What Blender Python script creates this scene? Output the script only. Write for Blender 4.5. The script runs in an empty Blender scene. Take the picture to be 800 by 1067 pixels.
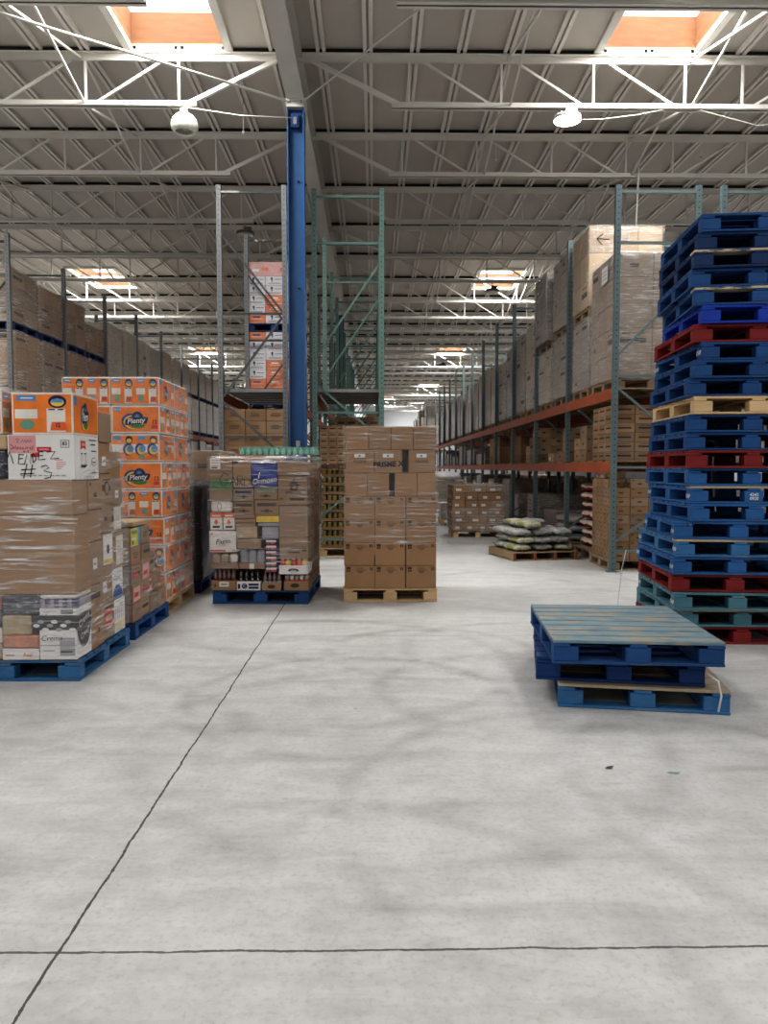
import bpy, bmesh, math, random
from mathutils import Vector, Matrix
random.seed(7)
SC = bpy.context.scene
COL = SC.collection
PI = math.pi

# ------------------------------------------------------------------ materials
def nodes_of(m):
    m.use_nodes = True
    return m.node_tree.nodes, m.node_tree.links

class G:
    """tiny node-graph helper"""
    def __init__(s, m):
        s.n, s.l = nodes_of(m)
        s.b = s.n['Principled BSDF']; s.out = s.n['Material Output']
    def new(s, t, **kw):
        x = s.n.new(t)
        for k, v in kw.items(): setattr(x, k, v)
        return x
    def put(s, sock, v):
        if isinstance(v, bpy.types.NodeSocket): s.l.new(v, sock)
        else: sock.default_value = v
    def math(s, op, a, b=0.0, c=0.0, clamp=False):
        x = s.new('ShaderNodeMath', operation=op, use_clamp=clamp)
        s.put(x.inputs[0], a); s.put(x.inputs[1], b); s.put(x.inputs[2], c)
        return x.outputs[0]
    def mix(s, fac, a, b, blend='MIX'):
        x = s.new('ShaderNodeMixRGB', blend_type=blend)
        s.put(x.inputs[0], fac)
        for i, v in ((1, a), (2, b)):
            if isinstance(v, (tuple, list)): v = (v[0], v[1], v[2], 1)
            s.put(x.inputs[i], v)
        return x.outputs[0]
    def coord(s, scale=(1, 1, 1), kind='Object', loc=(0, 0, 0)):
        t = s.new('ShaderNodeTexCoord'); mp = s.new('ShaderNodeMapping')
        mp.inputs['Scale'].default_value = scale; mp.inputs['Location'].default_value = loc
        s.l.new(t.outputs[kind], mp.inputs[0]); return mp.outputs[0]
    def noise(s, vec, scale, detail=3, rough=.55, dist=0):
        x = s.new('ShaderNodeTexNoise'); x.inputs['Scale'].default_value = scale
        x.inputs['Detail'].default_value = detail; x.inputs['Roughness'].default_value = rough
        x.inputs['Distortion'].default_value = dist
        s.l.new(vec, x.inputs['Vector']); return x.outputs['Fac']
    def ramp(s, f, lo, hi, a=0.0, b=1.0):
        x = s.new('ShaderNodeMapRange', clamp=True)
        s.put(x.inputs[0], f)
        for i, v in ((1, lo), (2, hi), (3, a), (4, b)): x.inputs[i].default_value = v
        return x.outputs[0]
    def bump(s, h, strength=.3, dist=.01):
        x = s.new('ShaderNodeBump'); x.inputs['Strength'].default_value = strength
        x.inputs['Distance'].default_value = dist
        s.l.new(h, x.inputs['Height']); s.l.new(x.outputs[0], s.b.inputs['Normal'])

def pbr(name, col, rough=.7, metal=0., var=.12, ns=6., wear=None, rnd=0., bump=0., stretch=(1, 1, 1), spec=.4):
    m = bpy.data.materials.new(name); g = G(m)
    g.b.inputs['Roughness'].default_value = rough; g.b.inputs['Metallic'].default_value = metal
    g.b.inputs['Specular IOR Level'].default_value = spec
    v = g.coord(stretch); n = g.noise(v, ns, 4)
    c = g.mix(1., col, g.mix(g.ramp(n, .25, .75), tuple([1 - var] * 3), tuple([1 + var] * 3)), 'MULTIPLY')
    if wear:
        wc, wsc, lo, hi = wear
        w = g.ramp(g.noise(g.coord(stretch, loc=(3.1, 1.7, .4)), wsc, 6, .65), lo, hi)
        c = g.mix(w, c, wc)
    if rnd:
        o = g.new('ShaderNodeObjectInfo')
        k = g.ramp(o.outputs['Random'], 0, 1, 1 - rnd, 1 + rnd)
        cc = g.new('ShaderNodeCombineXYZ')
        for i in range(3): g.l.new(k, cc.inputs[i])
        c = g.mix(1., c, cc.outputs[0], 'MULTIPLY')
    g.l.new(c, g.b.inputs['Base Color'])
    if bump: g.bump(g.noise(v, ns * 3, 5), bump)
    return m

def emit(name, col, strength):
    m = bpy.data.materials.new(name); g = G(m)
    g.b.inputs['Base Color'].default_value = (*col, 1)
    g.b.inputs['Emission Color'].default_value = (*col, 1)
    g.b.inputs['Emission Strength'].default_value = strength
    return m

def film_mat(name, base=.05, streak=.5, tint=(.86, .87, .88), sc=(1.6, 1.6, 26), lo=.53, hi=.72):
    m = bpy.data.materials.new(name); g = G(m)
    v = g.coord(sc); n = g.noise(v, 1.6, 4, .6, .6)
    n2 = g.noise(g.coord((1, 1, 1)), 2.2, 2)
    f = g.math('MULTIPLY', g.ramp(n, lo, hi, 0, streak), g.ramp(n2, .38, .6, .15, 1))
    f = g.math('ADD', f, base, clamp=True)
    g.b.inputs['Base Color'].default_value = (*tint, 1); g.b.inputs['Roughness'].default_value = .16
    g.b.inputs['Specular IOR Level'].default_value = .8
    g.bump(n, .6, .02)
    t = g.new('ShaderNodeBsdfTransparent'); mx = g.new('ShaderNodeMixShader')
    g.l.new(f, mx.inputs[0]); g.l.new(t.outputs[0], mx.inputs[1]); g.l.new(g.b.outputs[0], mx.inputs[2])
    g.l.new(mx.outputs[0], g.out.inputs[0])
    return m

def post_mat(name, col, metal=0., rough=.5):
    m = bpy.data.materials.new(name); g = G(m)
    tc = g.new('ShaderNodeTexCoord'); sx = g.new('ShaderNodeSeparateXYZ'); g.l.new(tc.outputs['Object'], sx.inputs[0])
    nm = g.new('ShaderNodeSeparateXYZ'); g.l.new(tc.outputs['Normal'], nm.inputs[0])
    isx = g.math('GREATER_THAN', g.math('ABSOLUTE', nm.outputs[0]), .5)
    lat = g.math('ADD', g.math('MULTIPLY', isx, sx.outputs[1]), g.math('MULTIPLY', g.math('SUBTRACT', 1., isx), sx.outputs[0]))
    fz = g.math('SUBTRACT', g.math('FRACT', g.math('MULTIPLY', sx.outputs[2], 13.)), .5)
    dz = g.math('MULTIPLY', fz, 1 / 13.)
    d = g.math('SQRT', g.math('ADD', g.math('MULTIPLY', dz, dz), g.math('MULTIPLY', lat, lat)))
    hole = g.math('LESS_THAN', d, .0095)
    n = g.noise(g.coord(), 5, 4)
    c = g.mix(1., col, g.mix(n, (.85,) * 3, (1.15,) * 3), 'MULTIPLY')
    g.l.new(g.mix(hole, c, (.015, .016, .016)), g.b.inputs['Base Color'])
    g.b.inputs['Roughness'].default_value = rough; g.b.inputs['Metallic'].default_value = metal
    return m

def floor_mat():
    m = bpy.data.materials.new('polished_concrete'); g = G(m)
    tc = g.new('ShaderNodeTexCoord'); P = tc.outputs['Object']
    sx = g.new('ShaderNodeSeparateXYZ'); g.l.new(P, sx.inputs[0]); X, Y = sx.outputs[0], sx.outputs[1]
    n1 = g.noise(P, .55, 6, .6); n2 = g.noise(P, 5, 8, .7); n3 = g.noise(g.coord((.55, 2.6, 1)), 1.9, 7, .68, .9)
    c = g.mix(g.ramp(n1, .3, .7), (.49, .487, .472), (.61, .607, .592))
    c = g.mix(g.ramp(n3, .42, .66, 0, .55), c, (.37, .366, .355))
    c = g.mix(g.ramp(n2, .42, .66, 0, .45), c, (.72, .717, .705))
    c = g.mix(g.ramp(g.noise(P, 38, 4, .7), .5, .72, 0, .4), c, (.30, .27, .255))
    # tyre scuffs: broken arcs
    mask = g.ramp(g.noise(P, 1.9, 4, .6), .36, .62)
    grime = g.ramp(g.noise(P, 14, 5, .7), .2, .75, .35, 1)
    for cx, cy, r, w, s in ((-.15, 4.7, 1.0, .10, .32), (.9, 4.9, .85, .13, .30), (.15, 4.0, 1.35, .12, .24), (1.15, 3.1, 1.3, .09, .26),
                            (-.5, 5.6, 1.5, .12, .28), (2.3, 3.3, 1.4, .12, .2), (-1.9, 3.9, 1.2, .14, .2), (.6, 1.3, 1.9, .14, .26), (.2, 8.2, 2.6, .16, .25),
                            (1.2, 6.0, .95, .1, .28), (-.3, 2.0, 1.2, .1, .2), (.45, 5.9, .8, .10, .28), (1.9, 9.0, 1.5, .13, .22)):
        dx = g.math('SUBTRACT', X, cx); dy = g.math('SUBTRACT', Y, cy)
        d = g.math('SQRT', g.math('ADD', g.math('MULTIPLY', dx, dx), g.math('MULTIPLY', dy, dy)))
        a = g.ramp(g.math('ABSOLUTE', g.math('SUBTRACT', d, r)), w * .1, w * .9, s * 1.35, 0)
        c = g.mix(g.math('MULTIPLY', g.math('MULTIPLY', a, mask), grime), c, (.13, .125, .118))
    # straight smears running across the bay
    for x0, x1, yy, w, s in ((-.2, .62, 2.42, .05, .35), (.3, 1.9, 2.72, .07, .18), (1.5, 2.3, 3.55, .06, .4), (-1.0, .4, 7.1, .1, .3), (1.8, 2.2, 4.15, .05, .3)):
        a = g.ramp(g.math('ABSOLUTE', g.math('SUBTRACT', g.math('ADD', Y, g.math('MULTIPLY', n1, .3)), yy + .15)), 0, w, s, 0)
        b = g.math('MULTIPLY', g.ramp(X, x0, x0 + .2), g.ramp(X, x1 - .2, x1, 1, 0))
        c = g.mix(g.math('MULTIPLY', g.math('MULTIPLY', a, b), grime), c, (.16, .155, .145))
    # small dark specks
    sp = g.ramp(g.noise(P, 7, 2, .5), .765, .785)
    c = g.mix(g.math('MULTIPLY', sp, .5), c, (.12, .12, .12))
    # sawn joints
    wob = g.math('MULTIPLY', g.math('SUBTRACT', g.noise(P, 3, 5, .7), .5), .03)
    chip = g.ramp(g.noise(P, 26, 4, .7), .3, .75, .0028, .0075)
    jj = None
    for ax, at, st in ((X, -.93, 1.), (X, 3.27, .4), (X, -5.13, .6), (Y, 2.2, .9), (Y, 6.45, .3), (Y, 10.7, .4), (X, 7.47, .4)):
        d = g.math('ABSOLUTE', g.math('ADD', g.math('SUBTRACT', ax, at), wob))
        k = g.math('MULTIPLY', g.math('LESS_THAN', d, chip), st)
        jj = k if jj is None else g.math('MAXIMUM', jj, k)
    c = g.mix(jj, c, (.055, .05, .045))
    g.l.new(c, g.b.inputs['Base Color'])
    g.l.new(g.ramp(n2, .2, .8, .42, .62), g.b.inputs['Roughness'])
    g.b.inputs['Specular IOR Level'].default_value = .35
    return m

CARD = [pbr('kraft_board_%s' % n, c, .75, var=.1, ns=3, rnd=.16, bump=.02, spec=.2) for n, c in
        (('tan', (.315, .205, .122)), ('brown', (.29, .18, .10)), ('greyed', (.275, .195, .13)), ('pale', (.45, .33, .21)), ('reddish', (.30, .165, .10)))]
CBEIGE = pbr('kraft_board_plain', (.345, .205, .11), .72, var=.07, ns=4, rnd=.07, spec=.2)
INK = pbr('printed_brown_ink', (.07, .045, .03), .8, var=.2)
BLACKINK = pbr('black_ink', (.012, .011, .011), .7, var=.1)
WHITE = pbr('white_paper', (.74, .72, .70), .6, var=.05)
GREYPRINT = pbr('grey_print', (.34, .33, .34), .7)
PINK = pbr('pink_paper', (.66, .33, .33), .7, var=.05)
TAPE = pbr('brown_tape', (.40, .27, .15), .25)
DARKTAPE = pbr('dark_gap_shadow', (.045, .035, .03), .8)
ORANGEP = pbr('orange_plastic_wrap', (.80, .21, .028), .25, var=.22, ns=6, bump=.55, spec=.6)
WHITEP = pbr('white_plastic_wrap', (.74, .69, .62), .25, var=.16, ns=7, bump=.55, spec=.6)
BLUEP = pbr('blue_logo_print', (.012, .07, .30), .35)
NAVY = pbr('navy_logo_print', (.008, .014, .07), .35)
SKYP = pbr('light_blue_print', (.10, .28, .50), .35)
YELLOWP = pbr('yellow_print', (.78, .55, .06), .4)
GREENP = pbr('green_print', (.045, .20, .045), .4)
TEALP = pbr('teal_print', (.15, .32, .24), .4)
REDP = pbr('red_print', (.55, .035, .03), .45)
ORINK = pbr('orange_print', (.70, .13, .03), .5)
PURPLEP = pbr('violet_print', (.12, .07, .22), .5)
CHARP = pbr('charcoal_print', (.035, .033, .034), .5)
BLUEBOX = pbr('blue_carton_board', (.02, .045, .28), .45)
YELLOWBOX = pbr('yellow_carton_board', (.60, .54, .05), .5)
GREENBOX = pbr('green_printed_board', (.16, .20, .09), .7)
GREYPACK = pbr('grey_shrink_pack', (.30, .30, .33), .3, var=.3, ns=9)
DARKPACK = pbr('dark_shrink_pack', (.07, .07, .09), .25, var=.5, ns=12, wear=((.5, .5, .52), 16, .55, .68), stretch=(1, 1, 4))
DARKFILM = pbr('black_film_wrap', (.045, .043, .048), .3, var=.4, ns=9, stretch=(1, 1, 8), wear=((.26, .26, .27), 7, .58, .74), bump=.3)
TANPACK = pbr('tan_mixed_pack', (.42, .33, .22), .5, var=.35, ns=14)
PINKPACK = pbr('salmon_mixed_pack', (.52, .22, .14), .45, var=.3, ns=14, wear=((.6, .5, .4), 14, .55, .7))
GREENBOTTLE = pbr('green_tinted_bottle', (.16, .42, .33), .12, var=.2, spec=.8)
CLEARBOTTLE = pbr('cloudy_clear_bottle', (.20, .14, .135), .12, var=.2, spec=.8)
DARKBOTTLE = pbr('dark_bottle', (.02, .02, .022), .12, spec=.8)
REDLIQ = pbr('dark_red_drink', (.14, .008, .015), .15, spec=.7)
AMBERJAR = pbr('yellow_jar', (.26, .19, .05), .25, var=.3, ns=30, rnd=.3)
JARLID = pbr('pale_jar_lid', (.55, .48, .28), .35, rnd=.3)
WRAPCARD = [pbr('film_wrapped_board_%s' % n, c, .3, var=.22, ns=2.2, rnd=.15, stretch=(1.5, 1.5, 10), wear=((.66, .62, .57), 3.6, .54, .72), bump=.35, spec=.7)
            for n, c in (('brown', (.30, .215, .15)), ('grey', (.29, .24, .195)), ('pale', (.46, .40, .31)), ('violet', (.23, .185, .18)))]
FILM = film_mat('clear_stretch_film', .06, .6, lo=.5, hi=.68)
FILMTHICK = film_mat('thick_stretch_film', .10, .75, lo=.50, hi=.66)
FILMRACK = film_mat('hazy_stretch_film', .13, .65, (.84, .82, .79), (2.2, 2.2, 42), .48, .66)
FILMLIGHT = film_mat('light_stretch_film', .04, .28)

WOODRAW = (.40, .28, .17)
def paint(name, col, wc=WOODRAW, lo=.56, hi=.70, var=.22):
    return pbr(name, col, .62, var=var, ns=5, wear=(wc, 6.5, lo, hi), rnd=.10, bump=.15, stretch=(.8, 2.2, 3), spec=.3)
PAL = dict(
    blue=paint('blue_pallet_paint', (.015, .068, .20), (.10, .13, .17), .58, .75),
    dark=paint('dark_blue_pallet_paint', (.009, .034, .112), (.05, .065, .09), .6, .78),
    bright=paint('bright_blue_pallet_paint', (.012, .05, .36), (.02, .05, .2), .6, .8),
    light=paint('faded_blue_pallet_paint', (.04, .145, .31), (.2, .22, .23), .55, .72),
    red=paint('red_pallet_paint', (.20, .017, .018), (.16, .05, .04), .58, .75),
    teal=paint('teal_pallet_paint', (.075, .19, .24), (.22, .22, .19), .55, .7),
    mid=paint('floor_lit_blue_pallet_paint', (.026, .115, .30), (.12, .16, .20), .57, .74),  # pallet blue lightened to hold the light bouncing off the floor
    old=paint('greyed_pallet_wood', (.34, .25, .16), (.24, .18, .12), .5, .75, .18),
    pine=paint('raw_pine', (.62, .44, .25), (.42, .28, .15), .55, .75, .14),
    navy=paint('navy_pallet_paint', (.010, .042, .155), (.05, .05, .07), .57, .72),
)
PALTOP = dict(
    worn=paint('weathered_blue_deck', (.15, .235, .28), (.31, .27, .21), .46, .62),
    tan=paint('dusty_tan_deck', (.42, .34, .24), (.24, .27, .28), .56, .7),
    woodedge=paint('blue_deck_with_bare_wood', (.05, .10, .17), (.62, .48, .32), .40, .46),
)
REDEND = pbr('red_stringer_paint', (.30, .075, .04), .7, var=.2)
OLDWOOD = pbr('old_pallet_wood', (.34, .24, .14), .8, var=.25, ns=7, rnd=.15, stretch=(.7, 3, 3), bump=.2)

GALV = post_mat('galvanised_post', (.15, .155, .155), .0, .55)
GREEN = post_mat('green_painted_post', (.11, .195, .17), .0, .5)
GREYGREEN = post_mat('grey_green_painted_post', (.125, .175, .18), .0, .5)
GALVB = pbr('galvanised_brace', (.13, .135, .135), .0, .5)
GREENB = pbr('green_painted_brace', (.11, .19, .17), .5)
GREYGREENB = pbr('grey_green_brace', (.15, .20, .205), .5)
ORBEAM = pbr('orange_beam_paint', (.36, .085, .03), .5, var=.2, ns=3)
DECKGREY = pbr('grey_deck_panel', (.24, .24, .24), .5)
DECKDARK = pbr('grey_deck_lip', (.07, .07, .072), .5)
COLBLUE = pbr('blue_column_paint', (.028, .10, .24), .42, var=.12, ns=3)
STEELW = pbr('off_white_steel_paint', (.62, .60, .55), .5, var=.06, ns=2)
GIRDM = pbr('girder_paint', (.54, .52, .48), .55, var=.06, ns=2)
DECKM = pbr('roof_liner_paint', (.46, .43, .385), .6, var=.06, ns=.7)
RIBM = pbr('roof_rib_paint', (.66, .63, .58), .55, var=.05)
GAPM = pbr('black_trim_and_gap_shade', (.02, .02, .02), .9)
CURB = pbr('orange_plywood_curb', (.56, .31, .18), .6, var=.12, ns=3, stretch=(1, 1, 5))
SKYGLOW = emit('daylit_skylight_dome', (.93, .97, 1.), 1.7)
WALLM = pbr('white_wall_panel', (.62, .64, .66), .7, var=.05)
DOORM = pbr('grey_dock_door', (.50, .54, .58), .5)
LAMPW = pbr('white_lamp_housing', (.7, .7, .68), .4)
LAMPD = pbr('dark_lamp_housing', (.10, .095, .09), .4)
LENS = pbr('prismatic_lens', (.72, .72, .62), .12, var=.25, ns=40, spec=.8)
LENSDULL = pbr('dull_lens', (.34, .33, .31), .25)
LENSON = emit('lit_lamp_lens', (1., .99, .96), 14.)
SACKA = pbr('printed_sack_green', (.36, .34, .13), .5, var=.35, ns=9, rnd=.15, wear=((.50, .50, .46), 9, .48, .54), bump=.6)
SACKB = pbr('printed_sack_grey', (.38, .38, .36), .5, var=.35, ns=9, rnd=.15, wear=((.13, .14, .15), 11, .50, .56), bump=.6)
SACKW = pbr('cream_sack', (.58, .47, .36), .6, var=.15, ns=10, rnd=.1, bump=.2)
SACKR = pbr('maroon_sack', (.26, .025, .022), .6, var=.2)
SACKG = pbr('dull_white_sack', (.40, .38, .36), .5, var=.25, ns=9, rnd=.15)
CHROME = pbr('steel_hook', (.4, .4, .4), .3, .8)

# ------------------------------------------------------------------ mesh building
_txt = {}
def text_mesh(s, bold=0.):
    k = (s, bold)
    if k not in _txt:
        cu = bpy.data.curves.new('lettering', 'FONT'); cu.body = s; cu.size = 1.; cu.offset = bold
        cu.align_x = 'CENTER'; cu.align_y = 'CENTER'; cu.resolution_u = 3
        o = bpy.data.objects.new('lettering', cu); COL.objects.link(o)
        dg = bpy.context.evaluated_depsgraph_get(); dg.update()
        me = bpy.data.meshes.new_from_object(o.evaluated_get(dg))
        vs = [tuple(v.co) for v in me.vertices]; fs = [tuple(p.vertices) for p in me.polygons]
        _txt[k] = (vs, fs)
        bpy.data.objects.remove(o); bpy.data.curves.remove(cu); bpy.data.meshes.remove(me)
    return _txt[k]

class Fr:
    """a flat frame on a face: origin, along, up, outward normal"""
    def __init__(s, o, ux, uz, n):
        s.o, s.ux, s.uz, s.n = Vector(o), Vector(ux), Vector(uz), Vector(n)
    def p(s, u, v, off=.0015): return s.o + s.ux * u + s.uz * v + s.n * off
def front(x0, y0, z0=0): return Fr((x0, y0, z0), (1, 0, 0), (0, 0, 1), (0, -1, 0))
def rside(x1, y0, z0=0): return Fr((x1, y0, z0), (0, 1, 0), (0, 0, 1), (1, 0, 0))
def lside(x0, y1, z0=0): return Fr((x0, y1, z0), (0, -1, 0), (0, 0, 1), (-1, 0, 0))

class MB:
    def __init__(s): s.v, s.f, s.m, s.ms, s.sm = [], [], [], [], []
    def mi(s, m):
        if m not in s.ms: s.ms.append(m)
        return s.ms.index(m)
    def add(s, vs, fs, m, smooth=False):
        b = len(s.v); s.v += [tuple(x) for x in vs]; k = s.mi(m)
        for f in fs: s.f.append(tuple(b + i for i in f)); s.m.append(k); s.sm.append(smooth)
    def box(s, x0, x1, y0, y1, z0, z1, m):
        vs = [(x, y, z) for z in (z0, z1) for y in (y0, y1) for x in (x0, x1)]
        s.add(vs, [(0, 2, 3, 1), (4, 5, 7, 6), (0, 1, 5, 4), (2, 6, 7, 3), (0, 4, 6, 2), (1, 3, 7, 5)], m); return s
    def bar(s, a, b, w, h, m, up=(0, 0, 1)):
        a, b = Vector(a), Vector(b); d = (b - a).normalized(); u = Vector(up)
        if abs(d.dot(u)) > .98: u = Vector((0, 1, 0))
        x = d.cross(u).normalized(); y = x.cross(d).normalized()
        vs = [p + x * sx * w / 2 + y * sy * h / 2 for p in (a, b) for sy in (-1, 1) for sx in (-1, 1)]
        s.add(vs, [(0, 1, 3, 2), (4, 6, 7, 5), (0, 4, 5, 1), (2, 3, 7, 6), (0, 2, 6, 4), (1, 5, 7, 3)], m); return s
    def tube(s, pts, r, m, n=8):
        pts = [Vector(p) for p in pts]; vs, fs = [], []
        for i, p in enumerate(pts):
            d = (pts[min(i + 1, len(pts) - 1)] - pts[max(i - 1, 0)]).normalized()
            u = Vector((0, 0, 1)) if abs(d.z) < .9 else Vector((1, 0, 0))
            x = d.cross(u).normalized(); y = x.cross(d)
            for k in range(n): vs.append(p + (x * math.cos(2 * PI * k / n) + y * math.sin(2 * PI * k / n)) * r)
        for i in range(len(pts) - 1):
            for k in range(n):
                a, b = i * n + k, i * n + (k + 1) % n; fs.append((a, b, b + n, a + n))
        fs.append(tuple(range(n))[::-1]); fs.append(tuple(range((len(pts) - 1) * n, len(pts) * n)))
        s.add(vs, fs, m, True); return s
    def lathe(s, prof, m, c=(0, 0, 0), n=16):
        vs, fs = [], []
        for r, z in prof:
            for k in range(n): vs.append((c[0] + r * math.cos(2 * PI * k / n), c[1] + r * math.sin(2 * PI * k / n), c[2] + z))
        for i in range(len(prof) - 1):
            for k in range(n):
                a, b = i * n + k, i * n + (k + 1) % n; fs.append((a, b, b + n, a + n))
        fs.append(tuple(range(n))[::-1]); fs.append(tuple(range((len(prof) - 1) * n, len(prof) * n)))
        s.add(vs, fs, m, True); return s
    def rect(s, fr, u0, u1, v0, v1, m, off=.0015):
        s.add([fr.p(u0, v0, off), fr.p(u1, v0, off), fr.p(u1, v1, off), fr.p(u0, v1, off)], [(0, 1, 2, 3)], m); return s
    def poly(s, fr, pts, m, off=.0015):
        s.add([fr.p(u, v, off) for u, v in pts], [tuple(range(len(pts)))], m); return s
    def ell(s, fr, u, v, ru, rv, m, off=.0015, a0=0, a1=360, n=20):
        s.poly(fr, [(u + ru * math.cos(math.radians(a0 + (a1 - a0) * i / n)), v + rv * math.sin(math.radians(a0 + (a1 - a0) * i / n))) for i in range(n if a1 - a0 >= 360 else n + 1)], m, off); return s
    def text(s, fr, t, u, v, size, m, off=.003, shear=0., rot=0., bold=0., sx=1.):
        vs, fs = text_mesh(t, bold); c, d = math.cos(rot), math.sin(rot); out = []
        for x, y, _ in vs:
            x = (x + shear * y) * size * sx; y = y * size
            out.append(fr.p(u + c * x - d * y, v + d * x + c * y, off))
        s.add(out, fs, m); return s
    def stroke(s, fr, pts, w, m, off=.003):
        P = [Vector((a, b)) for a, b in pts]; L = []
        for i, p in enumerate(P):
            d = (P[min(i + 1, len(P) - 1)] - P[max(i - 1, 0)])
            d = d.normalized() if d.length else Vector((1, 0)); nn = Vector((-d.y, d.x)) * w / 2
            L += [p + nn, p - nn]
        s.add([fr.p(q.x, q.y, off) for q in L], [(2 * i, 2 * i + 1, 2 * i + 3, 2 * i + 2) for i in range(len(P) - 1)], m); return s
    def build(s, name, parent=None, loc=(0, 0, 0), rotz=0., bevel=0., seg=1):
        me = bpy.data.meshes.new(name); me.from_pydata(s.v, [], s.f)
        for m in s.ms: me.materials.append(m)
        me.polygons.foreach_set('material_index', s.m); me.polygons.foreach_set('use_smooth', s.sm); me.update()
        o = bpy.data.objects.new(name, me); COL.objects.link(o)
        o.location = loc; o.rotation_euler = (0, 0, rotz); o.parent = parent
        if bevel:
            b = o.modifiers.new('Bevel', 'BEVEL'); b.width = bevel; b.segments = seg; b.limit_method = 'ANGLE'; b.angle_limit = .6
        return o

def tag(o, label=None, cat=None, group=None, kind=None):
    if label: o['label'] = label
    if cat: o['category'] = cat
    if group: o['group'] = group
    if kind: o['kind'] = kind
    return o
def thing(name, label, cat, loc=(0, 0, 0), rotz=0., group=None):
    o = bpy.data.objects.new(name, None); COL.objects.link(o); o.empty_display_size = .1
    o.location = loc; o.rotation_euler = (0, 0, rotz)
    return tag(o, label, cat, group)
KIDS = {}
def copy_tree(o, parent=None):
    c = o.copy(); COL.objects.link(c); c.parent = parent
    for ch in list(o.children): copy_tree(ch, c)
    return c
def dup(o, label, loc, rotz=0., group=None):
    c = copy_tree(o); c.location = loc; c.rotation_euler = (0, 0, rotz); c['label'] = label
    if group: c['group'] = group
    return c
ORD = 'zeroth first second third fourth fifth sixth seventh eighth ninth tenth eleventh twelfth thirteenth fourteenth fifteenth sixteenth seventeenth eighteenth nineteenth twentieth twenty-first twenty-second twenty-third twenty-fourth twenty-fifth twenty-sixth twenty-seventh twenty-eighth twenty-ninth thirtieth'.split()

def film_shell(parent, x0, x1, y0, y1, z0, z1, m=None, off=.012, amp=.01, top=True, step=.09, seed=0, name='stretch_film'):
    """wrinkled clear skin around a load: four sides and a lid"""
    r = random.Random(seed); mb = MB(); m = m or FILM
    x0 -= off; x1 += off; y0 -= off; y1 += off
    nx = max(2, int((x1 - x0) / step)); ny = max(2, int((y1 - y0) / step)); nz = max(2, int((z1 - z0) / step))
    ring = [(x0 + (x1 - x0) * i / nx, y0, 0, -1) for i in range(nx)] + [(x1, y0 + (y1 - y0) * i / ny, 1, 0) for i in range(ny)] + \
           [(x1 - (x1 - x0) * i / nx, y1, 0, 1) for i in range(nx)] + [(x0, y1 - (y1 - y0) * i / ny, -1, 0) for i in range(ny)]
    N = len(ring); vs, fs = [], []
    for k in range(nz + 1):
        for (x, y, a, b) in ring:
            d = r.random() * amp; vs.append((x + a * d, y + b * d, z0 + (z1 + .008 - z0) * k / nz))
    for k in range(nz):
        for i in range(N):
            j = (i + 1) % N; fs.append((k * N + i, k * N + j, (k + 1) * N + j, (k + 1) * N + i))
    if top:
        vs.append(((x0 + x1) / 2, (y0 + y1) / 2, z1 + .012)); c = len(vs) - 1
        for i in range(N): fs.append((nz * N + i, nz * N + (i + 1) % N, c))
    mb.add(vs, fs, m, True)
    return mb.build(name, parent)

# carton with optional printing: kind picks the marks
def carton_mb(x0, x1, y0, y1, z0, z1, m, kind=None, faces='f', r=random):
    mb = MB().box(x0, x1, y0, y1, z0, z1, m); h = z1 - z0
    for fc in faces:
        if fc == 'f': fr, w = front(x0, y0, z0), x1 - x0
        elif fc == 'r': fr, w = rside(x1, y0, z0), y1 - y0
        else: fr, w = lside(x0, y1, z0), y1 - y0
        if kind == 'grid':            # block of print top corner, centred lines
            mb.rect(fr, w * .06, w * .19, h * .83, h * .95, INK); mb.rect(fr, w * .06, w * .19, h * .74, h * .80, INK)
            for v, a, b in ((.88, .40, .62), (.80, .36, .70), (.74, .42, .62), (.68, .45, .58)): mb.rect(fr, w * a, w * b, h * v, h * (v + .025), INK)
            mb.rect(fr, w * .84, w * .88, h * .80, h * .93, INK); mb.rect(fr, w * .90, w * .93, h * .80, h * .93, INK)
            for a in (.3, .7): mb.rect(fr, w * a, w * (a + .015), h * .27, h * .29, INK)
        elif kind == 'lines':
            for v in (.62, .5, .38): mb.rect(fr, w * (.2 + .1 * r.random()), w * (.6 + .2 * r.random()), h * v, h * (v + .05), INK)
        elif kind == 'small':
            mb.rect(fr, w * .15, w * .85, h * .42, h * .62, INK); mb.rect(fr, w * .2, w * .8, h * .78, h * .82, INK)
        elif kind == 'label':
            a = .15 + .4 * r.random(); mb.rect(fr, w * a, w * (a + .32), h * .25, h * .55, WHITE)
            mb.rect(fr, w * (a + .05), w * (a + .25), h * .36, h * .42, GREYPRINT, .0025)
        elif kind == 'mark':
            mb.rect(fr, w * .38, w * .62, h * .40, h * .55, INK); mb.rect(fr, w * .08, w * .2, h * .8, h * .9, INK)
        elif kind == 'seam':
            mb.rect(fr, 0, w, h * .48, h * .53, TAPE)
    return mb

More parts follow.
